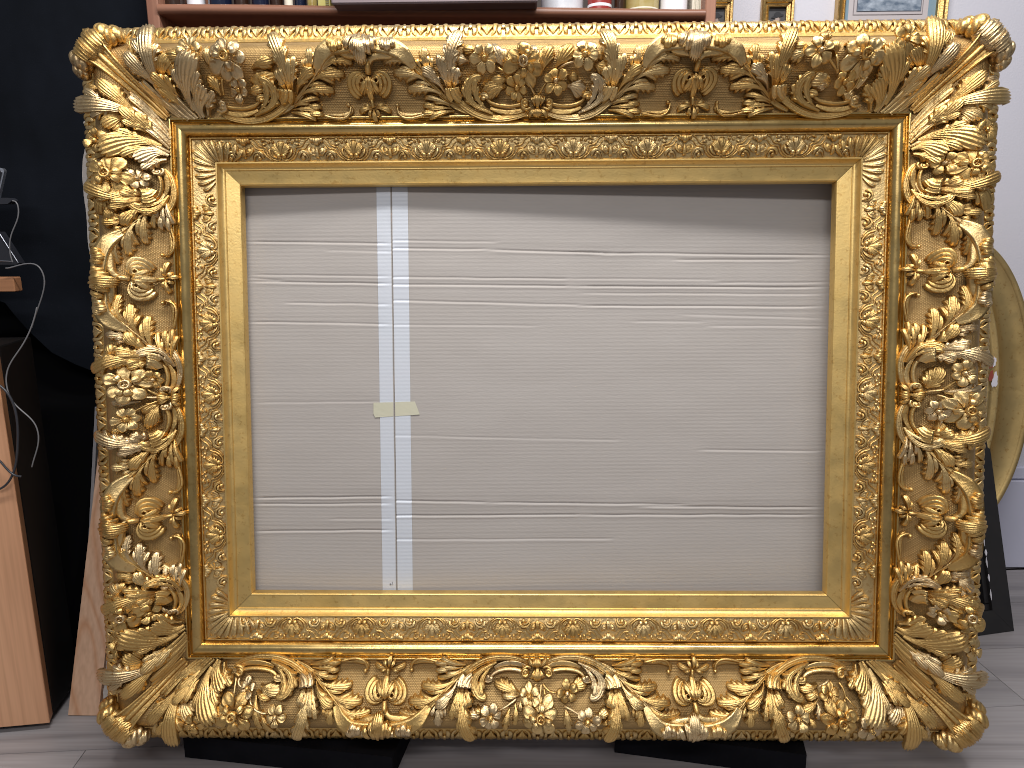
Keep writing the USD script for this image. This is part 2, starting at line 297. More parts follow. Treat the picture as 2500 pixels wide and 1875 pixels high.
def fingers(view, a0, txt, h=(0.004, 0.011, 0.007), sg=1, hs=0.016, lobed=True, **kw):
    """lobes written as 'width: x,y x,y ...' in the pixels of an enlarged view, separated by ';'"""
    out = []
    for line in txt.strip().split(';'):
        if not line.strip(): continue
        w, pts = line.split(':'); q = w.split('/')
        P = conv(view, pts, hs); P[:, 0] = (P[:, 0] - a0) * sg
        hh = tuple(x + float(q[1]) * 1e-3 for x in h) if len(q) > 1 and q[1] else h
        W = float(q[0]) * (1.25 if float(q[0]) < 150 else 1.05) / VIEW[view][2] * MPP
        k = dict(fl=5 if float(q[0]) >= 150 else 4 if float(q[0]) >= 95 else 3 if float(q[0]) >= 62 else 2); k.update(kw)
        if float(q[0]) >= 150: k.update(sc=0.16, fd=0.055, wb=0.16)
        if lobed and 56 <= float(q[0]) < 150:
            ln = np.r_[0, np.cumsum(np.hypot(*np.diff(P, axis=0).T))]; cs = CubicSpline(ln / ln[-1], P); ww = min(W, ln[-1] * 0.4); step = ww * 0.62 / ln[-1]
            for u0, sz in ((0.86 - step * 0.9, 0.85), (0.86 - step * 2.1, 0.75), (0.86 - step * 3.4, 0.6)):
                if u0 < 0.32: continue
                for sd in (-1, 1):
                    t_ = cs(u0, 1); t_ = t_ / np.linalg.norm(t_); n_ = np.array([-t_[1], t_[0]]) * sd; c0 = cs(max(0.02, u0 - 1.5 * step)); c1 = cs(u0)
                    Q = np.array([c0 + n_ * ww * 0.06, c1 + n_ * ww * 0.30 * sz - t_ * ww * 0.05, c1 + n_ * ww * (0.66 * sz + 0.08) + t_ * ww * 0.42])
                    hm = float(np.polyval(np.polyfit([0, 0.55, 1], hh, 2), u0)) if len(hh) == 3 else hh[1]
                    out.append(petal(Q, ww * 0.50, (max(0.001, hm - 0.004), hm - 0.0005, hm - 0.004), fl=2, nu=10))
        out.append(petal(P, W * (0.86 if lobed and 56 <= float(q[0]) < 150 else 1), hh, **k))
    return out

# anchors on each rail: corners, shell cartouches, centres
CART = {'B': [solve('B', 940.9, 1695.7)[0], solve('B', 1693.2, 1697.5)[0]], 'T': [solve('T', 903.4, 217)[0], solve('T', 1694.4, 199)[0]],
        'L': [solve('L', 362.5, 1267.3)[0], solve('L', 342.1, 682.5)[0]], 'R': [solve('R', 2287, 1262.3)[0], solve('R', 2307.8, 661.6)[0]]}
CENT = {'B': solve('B', 1310.7, 1639.7)[0], 'T': solve('T', 1312, 266.8)[0], 'L': solve('L', 421.6, 971)[0], 'R': solve('R', 2209, 964.7)[0]}
C1, K1 = CART['B'][0], CENT['B']

# --- corner: the long lobes on one side of the mitre (traced on the bottom rail at the left corner)
A0 = -HW
corner = Set()
corner.add('leaf', *fingers('V1', A0, '''205/2: 1330,420 1185,640 1100,900 1085,1120 1108,1322; 80: 1090,900 1010,1010 950,1100 912,1192; 92: 1110,850 1150,980 1218,1138''', h=(0.004, 0.012, 0.011)))
corner.add('leaf.2', *fingers('V1', A0, '''155/1: 1230,520 1060,720 910,880 778,1048; 72: 1150,640 1000,840 858,1024; 62: 1060,720 930,780 822,862''', h=(0.003, 0.010, 0.008)))
corner.add('leaf.3', *fingers('V1', A0, '''85: 1480,330 1340,450 1198,572; 110/2: 1430,420 1290,580 1122,740; 72/1: 1440,460 1370,580 1286,732''', h=(0.004, 0.012, 0.012)))
corner.add('leaf.4', *fingers('V1', A0, '''175/1: 1215,690 1250,850 1335,1018; 62: 1190,720 1172,850 1200,982; 62: 1290,730 1345,830 1394,892''', h=(0.003, 0.007, 0.006)))
corner.add('leaf.5', *fingers('V1', A0, '''265/3: 1625,280 1560,520 1580,760 1665,1010; 82/2: 1580,420 1480,620 1415,802; 92/2: 1560,520 1510,720 1498,925; 92/3: 1640,380 1672,580 1738,762''', h=(0.004, 0.013, 0.013)))
corner.add('leaf.6', *fingers('V1', A0, '''215/2: 1740,200 1712,360 1755,470 1805,560; 82/2: 1790,225 1830,360 1925,495; 72/1: 1720,260 1688,400 1694,545''', h=(0.004, 0.011, 0.014)))
corner.add('leaf.7', *fingers('V1', A0, '''70/-3: 840,1040 835,1140 842,1240; 55/-3: 930,1080 920,1130 915,1180; 70/-4: 1690,980 1680,1080 1700,1170''', h=(0.003, 0.006, 0.004), lobed=False))
root_l = fingers('V1', A0, '''60/-1: 1500,190 1230,400 960,690; 44/-2: 1430,190 1150,430 900,680; 46: 1560,195 1380,370 1180,640; 46/1: 1600,195 1430,350 1240,600; 46/2: 1640,200 1490,350 1330,540; 44/2: 1690,200 1625,340 1575,480; 44/1: 1520,192 1300,400 1110,650''', h=(0.001, 0.006, 0.006), lobed=False, wb=0.5)
corner.add('trunk', *root_l)
# --- the leaf on the mitre itself and the curled roll at its end, in (n, m): across the mitre, and outward along it
def put_corner(ms, sx, sy):
    v, f = join(ms); m = v[:, 1] / math.sqrt(2); dx, dy = m + v[:, 0] / math.sqrt(2), m - v[:, 0] / math.sqrt(2)
    V = np.stack([sx * (HW + dx), sy * (HH + dy), zorn(m) + v[:, 2]], 1); return V, (f if sx * sy < 0 else f[:, ::-1])
q2 = math.sqrt(2)
ridge = [petal(np.array([(0, 0.104), (0, 0.14), (0, 0.18), (0, 0.214)]) * q2, [0.012, 0.018, 0.026, 0.044], h=(0.002, 0.004, 0.007, 0.009), fl=4, fd=0.03, dome=-0.02, cup=0.06, band=True, nu=26, th=0.012),
         petal(np.array([(0, 0.104), (0, 0.14), (0, 0.18), (0, 0.205)]) * q2, [0.005, 0.008, 0.009, 0.008], h=(0.003, 0.005, 0.007, 0.009), fl=0, dome=0.25, band=True, nu=22),
         cord(np.array([(-0.006, 0.106), (-0.0090, 0.14), (-0.0135, 0.18), (-0.024, 0.210)]) * [1, q2], 0.0040, (0.003, 0.006, 0.010, 0.014)),
         cord(np.array([(0.006, 0.106), (0.0090, 0.14), (0.0135, 0.18), (0.024, 0.210)]) * [1, q2], 0.0040, (0.003, 0.006, 0.010, 0.014))]
def roll(mc=0.2010, zc=0.085, R=0.0215, half=0.026):
    a = np.linspace(-0.6, 2 * np.pi - 0.6, 36); t = np.linspace(-1, 1, 33)
    A, Tt = np.meshgrid(a, t, indexing='ij')
    lob = np.abs(np.sin(6.5 * np.pi * (Tt + 0.06 * np.sin(3 * A))))
    r = R * (1.0 - 0.30 * Tt ** 2) * (0.84 + 0.16 * lob ** 0.7) * (1 + 0.05 * np.sin(2 * A + 1.2 * Tt)) * (1 - 0.16 * np.clip((A - 3.4) / 2, 0, 1))
    m = mc * q2 + r * np.sin(A) * 1.05; h = zc + r * np.cos(A)
    return np.stack([Tt * half * (1 + 0.06 * np.sin(2 * A)), m, h - zorn(m / q2)], -1).reshape(-1, 3), grid_faces(len(a), len(t))
def knob3(n0, m0, z0, rr, seed):
    s = trimesh.creation.icosphere(3); v = np.array(s.vertices)
    ph = np.arctan2(v[:, 1], v[:, 2]); rad = 0.9 + 0.20 * np.abs(np.sin(3.5 * ph + 2.2 * v[:, 0] + seed)) ** 0.7
    v = v * rad[:, None] * np.array(rr); m = m0 * q2 + v[:, 1]
    return np.stack([n0 + v[:, 0], m, z0 + v[:, 2] - zorn(m / q2)], -1), np.array(s.faces)
def flap(tc, tw, a1, k, mc=0.2010, zc=0.085, R=0.0215, half=0.026):
    u = np.linspace(0, 1, 16); v = np.linspace(-1, 1, 13); Uu, Vv = np.meshgrid(u, v, indexing='ij')
    wid = tw * (0.75 + 0.5 * np.sin(np.pi * Uu * 0.8)) * np.sqrt(np.clip(1 - np.clip((Uu - 0.62) / 0.38, 0, 1) ** 2, 0.02, 1)); sn = np.abs(np.sin(np.pi * 3 * (Vv + 1) / 2))
    A = -0.75 + (a1 + 0.75) * Uu * (1 + 0.05 * (sn - 0.5)); t = tc + wid * Vv; r = R * (1.0 - 0.26 * t ** 2) * (1.05 + 0.10 * Uu ** 2 - 0.07 * sn + 0.05 * Vv ** 2)
    m = mc * q2 + r * np.sin(A) * 1.05; hh = zc + r * np.cos(A); top = np.stack([t * half, m, hh - zorn(m / q2)], -1)
    m2 = mc * q2 + r * 0.86 * np.sin(A) * 1.05; h2 = zc + r * 0.86 * np.cos(A); low = np.stack([t * half * 0.97, m2, h2 - zorn(m2 / q2)], -1)
    G = np.concatenate([low[:, :1], top, low[:, -1:]], 1); G = np.concatenate([G, np.concatenate([low[-1:, :1], low[-1:], low[-1:, -1:]], 1)], 0)
    return G.reshape(-1, 3), grid_faces(17, 15)
FLAPS = [flap(0.0, 0.34, 2.5, 0), flap(-0.62, 0.30, 2.0, 1), flap(0.62, 0.30, 2.1, 2), flap(-0.32, 0.20, 3.1, 3), flap(0.34, 0.20, 3.0, 4)]
for cn, (sx, sy) in {'TL': (-1, 1), 'TR': (1, 1), 'BL': (-1, -1), 'BR': (1, -1)}.items():
    root = obj('corner_acanthus', put_corner(jig(ridge, 0.0005), sx, sy), GA, FRAME)
    obj('curled_tip', put_corner(jig([roll()] + FLAPS, 0.001), sx, sy), rng.choice(GOLDS), root)
    obj('side_curl', put_corner([knob3(-0.029, 0.2030, 0.080, (0.013, 0.019, 0.019), 1.0), knob3(-0.041, 0.198, 0.074, (0.010, 0.015, 0.014), 2.0)], sx, sy), rng.choice(GOLDS), root)
    obj('side_curl', put_corner([knob3(0.029, 0.2030, 0.080, (0.013, 0.019, 0.019), 2.0), knob3(0.041, 0.198, 0.074, (0.010, 0.015, 0.014), 3.0)], sx, sy), rng.choice(GOLDS), root)
    for rl in (('T' if sy > 0 else 'B'), ('L' if sx < 0 else 'R')):
        e = sx if rl in 'TB' else sy; Lh = RAILS[rl][0]
        for k, ms in corner.items():
            obj(k.split('.')[0], put(jig(ms), rl, e * Lh, -e), rng.choice(GOLDS), root)

# --- acanthus spray beside a shell cartouche (traced left of the first one on the bottom rail)
spray = Set()
spray.add('stem', petal(conv('V2', '1210,245 1340,300 1470,390 1610,550 1750,720 1870,880 2000,1010') - [C1, 0], [0.006, 0.008, 0.008, 0.007, 0.009, 0.013, 0.020], h=(0.002, 0.005, 0.007, 0.008, 0.008, 0.010), fl=2, fd=0.06, band=True, nu=40),
          cord(conv('V2', '1440,340 1600,520 1740,700 1880,900') - [C1, 0], [0.0016, 0.0024, 0.0024, 0.0016], (0.006, 0.009, 0.010, 0.009)))
spray.add('leaf', *fingers('V2', C1, '''48: 1450,340 1610,395 1772,445; 75/1: 1540,460 1690,520 1840,540 1975,545; 48: 1620,560 1760,605 1885,600;
 80/1: 1700,640 1860,720 2010,750 2115,772; 42: 1760,690 1880,675 1980,648; 45: 1830,760 1950,805 2035,812; 40/1: 1790,690 1930,710 2050,720;
 70: 1820,800 1960,910 2100,930 2222,905; 45: 1870,860 2010,960 2120,955''', h=(0.008, 0.010, 0.004)))
spray.add('leaf.2', *fingers('V2', C1, '''50: 1490,470 1550,590 1665,655; 70/1: 1500,520 1590,680 1735,792; 48: 1540,640 1610,760 1690,800; 46/1: 1530,560 1630,660 1740,740''', h=(0.006, 0.014, 0.012)))
spray.add('leaf.3', *fingers('V2', C1, '''140/2: 1400,500 1400,700 1350,920 1235,1235; 75: 1370,520 1310,650 1270,795; 55/1: 1375,560 1350,690 1290,800; 60: 1390,700 1310,860 1248,970; 72: 1440,520 1475,700 1490,860 1492,968; 70/2: 1420,520 1440,740 1420,930; 45: 1375,900 1390,1010 1400,1100;  60/1: 1395,560 1360,800 1290,1010''', h=(0.008, 0.016, 0.013)))
spray.add('cuff', *[petal(conv('V2', p) - [C1, 0], w, h=(0.012, 0.016, 0.019), fl=3, fd=0.05, band=True, nu=8, th=0.013) for p, w in (('1290,380 1340,420 1360,500', [0.012, 0.016, 0.016]), ('1380,390 1405,430 1410,495', [0.016, 0.018, 0.017]))])
spray.add('bud', *fingers('V2', C1, '''42: 1620,770 1595,880 1595,968; 85/1: 1665,770 1680,920 1668,1095; 45: 1720,780 1755,870 1785,955; 46/1: 1640,780 1640,880 1630,990''', h=(0.004, 0.008, 0.005)))
spray.add('leaf.4', *fingers('V2', C1, '''55: 1400,265 1560,230 1725,178; 60: 1430,300 1600,290 1750,290; 50/1: 1450,320 1560,360 1660,370; 48: 1560,250 1680,230 1820,240; 60: 1560,300 1680,320 1800,330''', h=(0.004, 0.009, 0.006)))

# --- scroll: stem, curled leaf, band and volute running from a centre towards a spray (traced left of the bottom centre)
scroll = Set()
scroll.add('stem', petal(conv('V4', '1085,300 1000,235 880,195 700,175 500,200 330,280 180,400 90,490') - [K1, 0], [0.006, 0.008, 0.009, 0.010, 0.011, 0.011, 0.010, 0.008], h=(0.002, 0.003, 0.003, 0.004, 0.005, 0.006, 0.004), fl=3, fd=0.07, band=True, nu=36))
scroll.add('leaf', *fingers('V4', K1, '''90/1: 620,225 450,290 330,420 340,560 490,655; 60/1: 570,270 450,370 420,480 465,535; 55/2: 470,320 420,420 400,520 440,640; 60: 440,300 300,440 250,545; 60/1: 420,330 320,470 300,590; 55/1: 380,380 340,530 420,660''', h=(0.006, 0.013, 0.013)))
scroll.add('hook', *fingers('V4', K1, '''50: 430,350 430,430 500,450 560,400; 40/1: 440,330 470,400 530,390''', h=(0.005, 0.010, 0.012)))
scroll.add('band', cord(conv('V4', '530,430 590,365 700,325 850,318 970,345') - [K1, 0], 0.0062, 0.006), petal(conv('V4', '590,310 730,262 900,258 1040,310') - [K1, 0], [0.006, 0.009, 0.009, 0.005], h=(0.004, 0.004, 0.004), fl=0, dome=0.02, band=True))
vc = conv('V4', '1010,350')[0] - [K1, 0]
scroll.add('volute', blob(vc, 0.0072, 0.004, 0.9), ringlet(vc + [0, 0], 0.0052, 0.0022, 0.0095, 0.5, 5.6), cord(conv('V4', '1080,290 1040,270 990,290 965,345') - [K1, 0], 0.005, 0.008))
centre = Set()
centre.add('drop', *fingers('V4', K1, '''95/1: 1170,290 1172,380 1172,482; 52: 1140,320 1115,380 1108,455; 52: 1205,320 1232,380 1240,455; 110: 1165,300 1165,250 1165,185; 40: 1140,290 1090,230 1050,190; 40: 1190,290 1250,230 1300,185''', h=(0.006, 0.010, 0.006), lobed=False))

# --- shell cartouche with its two-lobed pendant (traced on the bottom rail)
cart = Set()
cart.add('collar', petal(conv('V3', '215,800 300,985 420,1075 620,1090 850,1105 1060,1090 1240,1050 1390,930 1480,800') - [C1, 0], [0.010, 0.022, 0.026, 0.024, 0.022, 0.024, 0.026, 0.022, 0.010], h=(0.010, 0.014, 0.016, 0.016, 0.014, 0.016, 0.016, 0.014, 0.010), fl=0, dome=0.05, cup=0.10, band=True, nu=50, th=0.016),
         petal(conv('V3', '560,1060 700,985 830,930 880,845') - [C1, 0], [0.020, 0.014, 0.010, 0.008], h=(0.010, 0.011, 0.012, 0.011), fl=0, dome=0.12, band=True), petal(conv('V3', '1180,1030 1020,975 920,930 885,845') - [C1, 0], [0.020, 0.014, 0.010, 0.008], h=(0.010, 0.011, 0.012, 0.011), fl=0, dome=0.12, band=True))
cart.add('shell', *fingers('V3', C1, '''150/3: 805,1210 808,1080 812,930 812,822; 50: 750,1190 715,1050 702,955; 50: 870,1190 905,1060 915,955; 60/-1: 715,1200 660,1120 622,1025; 55/-1: 905,1200 945,1120 965,1010; 60/2: 760,1200 750,1080 750,960; 60/2: 855,1200 865,1080 870,960''', h=(0.016, 0.024, 0.020), wb=0.6, lobed=False))
cart.add('shell_lobe', *fingers('V3', C1, '''90: 520,1180 480,1100 470,990; 70: 480,1180 430,1110 405,1060; 60: 550,1180 540,1080 555,1030; 40: 620,1195 605,1120 605,1070''', h=(0.014, 0.021, 0.019), wb=0.6, lobed=False))
cart.add('shell_lobe.2', *fingers('V3', C1, '''90: 1140,1185 1140,1100 1150,1000; 65: 1190,1185 1210,1100 1220,1050; 60: 1100,1185 1080,1100 1070,1030; 45: 985,1195 990,1120 990,1085''', h=(0.014, 0.021, 0.019), wb=0.6, lobed=False))
pend = [blob(conv('V3', q)[0] - [C1, 0], np.array([0.0122, 0.0132]), 0.001, 0.80, 10) for q in ('742,615', '1042,622')]
for cx, cy, sgn in ((745, 615, 1), (1040, 622, -1)):
    p = lambda dx, dy: f'{cx - sgn * dx},{cy + dy}'
    pend += fingers('V3', C1, f'''52: {p(-125, 75)} {p(0, 130)} {p(105, 40)} {p(85, -100)} {p(-10, -165)}; 46/1: {p(-125, 70)} {p(-30, 95)} {p(55, 10)} {p(30, -95)} {p(-45, -135)}; 44/3: {p(-120, 60)} {p(-20, 45)} {p(0, -40)} {p(-50, -110)}; 50/4: {p(-110, 60)} {p(-90, -20)} {p(-60, -80)} {p(-20, -130)}''', lobed=False, h=(0.007, 0.011, 0.006), fl=1, fd=0.03, um=0.45, wb=0.5)
    c = conv('V3', p(-58, 18))[0] - [C1, 0]
    pend += [ringlet(c, 0.0042, 0.0013, 0.0135)]
pend += fingers('V3', C1, '''60/4: 885,700 890,560 905,395; 40/3: 865,690 840,580 800,470; 40/3: 905,690 940,580 985,480; 34/5: 875,680 860,560 850,470; 34/5: 900,680 915,570 930,470''', lobed=False, h=(0.008, 0.011, 0.004))
pend += [cord(conv('V3', '882,860 882,800 880,730') - [C1, 0], [0.008, 0.0095, 0.008], (0.012, 0.013, 0.010), 10)]
cart.add('pendant', *pend)
cart.add('trefoil', *fingers('V3', C1, '''50/1: 930,300 940,220 948,145; 36: 905,300 880,240 870,200; 36: 955,300 985,250 1000,215; 55: 915,300 830,290 735,258; 40: 900,310 850,330 800,330; 55: 950,310 1040,300 1155,268; 40: 960,320 1020,335 1080,330''', h=(0.005, 0.008, 0.004), lobed=False), cord(conv('V3', '925,310 915,360 905,420') - [C1, 0], 0.006, 0.006))
for txt, kn in (('280,215 380,195 480,182 570,200 620,260 632,330', '603,348'), ('1620,235 1500,200 1390,182 1290,200 1240,260 1230,320', '1232,338')):
    cart.add('strapwork', cord(conv('V3', txt) - [C1, 0], 0.0042, 0.0045), petal(conv('V3', txt.replace('182', '225').replace('195', '235').replace('200', '240')) - [C1, 0], 0.006, h=(0.003, 0.004, 0.003), fl=0, band=False, th=0.004), blob(conv('V3', kn)[0] - [C1, 0], 0.0036, 0.004))

for rl in 'TBLR':
    Lh = RAILS[rl][0]; lo, hi = CART[rl]; cen = CENT[rl]
    kk = abs(C1 - K1)
    for sx, c in ((1, lo), (-1, hi)):
        emit(cart, lambda m: put(m, rl, c, 1 if sx > 0 else 1), 'shell_cartouche', 'collar', rng.choice([GA, GB]))
        for sg in (1, -1):
            emit(spray, lambda m: put(m, rl, c, sg), 'acanthus_spray', 'stem', rng.choice([GA, GB]))
    for sg, c in ((1, lo), (-1, hi)):
        emit(scroll, lambda m: put(m, rl, cen, sg, abs(c - cen) / kk), 'leaf_scroll', 'stem')
        vcen = -sg * (Lh + 0.1035) + sg * 0.076
        emit(scroll, lambda m: put(m, rl, vcen, -sg, abs(c - vcen) / kk), 'leaf_scroll', 'stem')
    obj('centre_drop', put(jig(centre['drop']), rl, cen), rng.choice(GOLDS), FRAME)

# --- flowers: centre x, y and radius in the photograph's pixels, petals, big ones double
FL = {'B': [(472.3, 1769, 27, 5), (574, 1739, 50, 7), (604, 1677.6, 22, 5), (671.8, 1749, 27, 5), (1198.6, 1751, 31, 6), (1291.7, 1698, 28, 6), (1319.7, 1743.6, 47, 7), (1384.8, 1691, 29, 5), (1434.5, 1761.7, 33, 6), (1949, 1754.5, 33, 5), (2026, 1693, 27, 6), (2047.6, 1755, 48, 7), (2124.5, 1780, 34, 5)],
      'T': [(460.2, 120.9, 34, 6), (556, 144.6, 50, 7), (583.4, 222.6, 27, 5), (1182.9, 143.8, 33, 6), (1277.8, 159.7, 47, 7), (1427.7, 133.7, 34, 6), (1357.3, 200.2, 31, 6), (1261.9, 217.6, 27, 7), (2002.6, 124.6, 35, 5), (2105.5, 140.4, 50, 7), (2212.9, 95.2, 38, 5), (2060.3, 202.6, 28, 5)],
      'L': [(233.4, 343.9, 30, 6), (269.6, 427.1, 50, 7), (338.3, 435.5, 27, 6), (318.5, 936.8, 48, 7), (375.7, 927.6, 25, 6), (310.5, 1023.8, 31, 6), (307.6, 1501.9, 44, 6), (368, 1496.8, 25, 5), (288.2, 1563.4, 29, 6)],
      'R': [(2303.3, 399.3, 27, 6), (2368.9, 403.8, 44, 7), (2407.3, 317.8, 29, 5), (2354, 911.6, 32, 6), (2287.7, 1004.5, 27, 6), (2356.4, 1000.9, 47, 7), (2291.8, 1496.4, 26, 6), (2358, 1501.2, 46, 6), (2375, 1583.2, 29, 5)]}
for rl, rows in FL.items():
    for px, py, r, n in rows:
        big = r > 40; c = solve(rl, px, py, 0.016); R = r * MPP; a0 = rng.uniform(0, 6.28); h0 = 0.012 if big else 0.010
        tilt = (rng.uniform(-0.12, 0.12), rng.uniform(-0.12, 0.12))
        def til(m):
            v, f = m; v = v.copy(); v[:, 2] += (v[:, 0] - c[0]) * tilt[0] + (v[:, 1] - c[1]) * tilt[1]; return v, f
        mt = rng.choice([GA, GB, GB, GD, GC])
        if big:
            k = [ringlet(c, R * 0.20, R * 0.065, h0 + 0.011), blob(c, R * 0.17, h0 + 0.006, 0.6)] + [blob(c + R * 0.10 * np.array([math.cos(q), math.sin(q)]), R * 0.07, h0 + 0.009) for q in (0.3, 2.4, 4.5)]
        else:
            k = [blob(c, R * 0.20, h0 + 0.003, 0.8, 9), *[blob(c + R * 0.13 * np.array([math.cos(q), math.sin(q)]), R * 0.05, h0 + 0.009, 1, 5) for q in np.arange(5) * 1.257]]
        root = obj('flower', put([til(m) for m in k], rl, 0), rng.choice([GA, GC, GD]), FRAME)
        for i in range(n):
            a = a0 + i * 2 * math.pi / n + rng.uniform(-0.12, 0.12); rr = R * rng.uniform(0.88, 1.08); b = a + rng.uniform(-0.16, 0.16)
            P = np.array([c + R * 0.15 * np.array([math.cos(a), math.sin(a)]), c + rr * 0.6 * np.array([math.cos(a), math.sin(a)]), c + rr * np.array([math.cos(b), math.sin(b)])])
            W = 2 * R * math.sin(math.pi / n) * (0.76 if n > 5 else 0.70)
            lift = rng.uniform(-0.002, 0.003); up = 0.002 if i % 2 else 0.0
            pet = [petal(P, W, (h0 + 0.001, h0 + 0.0025 + lift + up, h0 + 0.0005 + lift * 1.4 + up), fl=2, fd=0.045, dome=-0.02, um=0.70, wb=0.28, end=0.72, tr=1.3, sc=0.02, th=0.0035, nu=14)]
            if big and i % 2 == 0:
                e = a + math.pi / n; Q = np.array([c + R * 0.16 * np.array([math.cos(e), math.sin(e)]), c + R * 0.62 * np.array([math.cos(e), math.sin(e)])])
                pet.append(petal(Q, W * 0.55, (h0 + 0.008, h0 + 0.011, h0 + 0.008), fl=2, fd=0.06, th=0.003, nu=12))
            obj('petal', put([til(m) for m in pet], rl, 0), mt, root)

# --- single leaves and stems of the bouquets: base, tip and width in the pixels of the views
LEAVES = {'V2': '740,520>1060,585,150;690,600>885,695,95;690,650>755,1115,115;760,870>935,1160,95', 'V4': '930,640>588,492,130;930,650>685,655,95;1625,540>1855,485,150;1550,800>1605,1145,105;870,760>850,1070,75;800,830>738,1145,95;430,910>188,925,130;450,890>298,840,80;1960,930>2150,840,120;2035,1045>2180,1010,85;945,700>920,875,55;1250,950>1120,1090,120',
          'V6': '1200,570>1035,690,130;1200,510>940,560,120;1210,700>960,890,100;1190,740>1185,985,75;1080,960>1150,1105,95;2000,1010>2165,1090,105;1690,930>1760,1010,70',
          'T1': '310,330>92,300,150;700,720>540,520,110;1010,560>1292,505,135;1030,430>1280,330,115;1000,690>1165,640,110;560,180>600,400,110;780,560>850,640,70', 'T2': '505,275>362,250,85;570,190>445,158,75;800,330>695,125,115;820,330>790,155,65;1000,260>935,105,120;1075,310>1045,130,85;1110,385>1205,135,110;1230,330>1375,125,120;1560,300>1695,355,115;840,435>675,455,85;820,485>598,575,120;1330,400>1425,410,75;1325,480>1495,555,125;1560,200>1640,240,60;480,560>490,430,90;1580,560>1560,460,90',
          'T3': '865,280>688,275,95;855,330>635,405,105;790,370>720,455,55;1070,220>1020,125,150;1150,380>1120,205,105;1105,650>870,640,165;1070,700>935,715,85;1330,740>1485,590,95;1260,870>1355,755,130;1300,300>1310,210,80;1620,330>1690,240,90',
          'L1': '310,790>210,1010,140;320,900>290,1095,105;560,600>460,560,70;480,480>440,470,70', 'L2': '335,375>155,220,115;260,230>195,85,135;740,720>560,840,110;725,735>605,995,130;540,700>215,720,75;330,950>215,1060,80;330,1030>330,1165,115;640,420>590,370,60', 'L3': '290,350>145,215,140;260,330>300,200,80;500,540>560,420,60;720,480>880,600,60;230,1000>215,1140,80;160,560>75,640,90',
          'R0': '700,410>800,580,80;600,330>520,320,40;730,180>780,240,50;690,300>800,260,70', 'R1': '300,530>445,310,160;295,510>288,405,65;460,555>865,515,95;480,575>875,605,105;690,910>825,995,105;690,930>765,1160,125;420,850>445,1045,105;470,900>500,960,55', 'R2': '710,340>865,470,150;720,420>790,600,90;640,600>690,650,80;740,870>770,970,80;760,600>720,740,60'}
STEMS = {'V2': '600,640 640,760 830,880;430,400 420,560 400,740;480,390 470,470 560,520', 'V4': '880,700 760,770 640,845;1160,500 1110,530 1080,600;1250,490 1320,560 1440,600;1265,560 1280,640 1295,720;1540,790 1660,840 1790,930;1225,500 1215,620 1220,720', 'V6': '1340,440 1270,470 1200,510;1480,470 1530,560 1555,690;1560,650 1630,730 1700,810;1560,690 1540,780 1500,880', 'T1': '740,720 735,640 730,555;850,540 830,600 880,660;880,560 820,480 790,420', 'T2': '1260,345 1310,315 1380,290;740,330 790,370 860,410;1060,570 1020,500 975,440;1090,560 1120,510 1160,465', 'T3': '1040,380 1100,480 1165,575;1150,380 1155,470 1160,580;1330,750 1380,660 1400,590;1380,740 1450,660 1490,600',
         'L1': '640,680 720,740 700,800;480,590 540,600 580,620', 'L2': '760,655 680,655 560,650;745,690 620,740 480,810;750,640 680,600 610,560', 'L3': '480,540 560,520 600,540', 'R1': '285,570 360,555 455,548;450,548 540,480 630,420;400,600 460,620 540,650;430,830 430,870 420,900', 'R2': '560,690 640,700 700,720'}
for vw, txt in LEAVES.items():
    for row in txt.split(';'):
        b, t = row.split('>'); bx, by = map(float, b.split(',')); tx, ty, w = map(float, t.split(','))
        rl = VIEW[vw][3]; ln = math.hypot(tx - bx, ty - by); nx, ny = -(ty - by) / ln, (tx - bx) / ln; bend = rng.uniform(-0.10, 0.10) * ln
        g = lambda u, o: f'{bx + u * (tx - bx) + nx * (o * w + bend * 4 * u * (1 - u))},{by + u * (ty - by) + ny * (o * w + bend * 4 * u * (1 - u))}'
        L_ = f'{w * 0.62}/1: {g(0, 0)} {g(.5, 0)} {g(1, 0)}; {w * 0.44}: {g(.05, 0)} {g(.45, .20)} {g(.78, .42)}; {w * 0.44}: {g(.05, 0)} {g(.45, -.20)} {g(.80, -.42)}' if w > 70 else f'{w * 0.9}: {g(0, 0)} {g(.5, 0)} {g(1, 0)}'
        if w > 125: L_ += f'; {w * 0.34}: {g(.02, 0)} {g(.30, .24)} {g(.52, .5)}; {w * 0.34}: {g(.02, 0)} {g(.30, -.24)} {g(.55, -.5)}'
        obj('small_leaf', put(fingers(vw, 0, L_, h=(0.005, 0.009, 0.005), hs=0.010), rl, 0), rng.choice(GOLDS), FRAME)
for vw, txt in STEMS.items():
    for row in txt.split(';'):
        obj('flower_stem', put(jig([cord(conv(vw, row, 0.01), [0.0042, 0.0034, 0.003], (0.007, 0.010, 0.009))]), VIEW[vw][3], 0), rng.choice(GOLDS), FRAME)

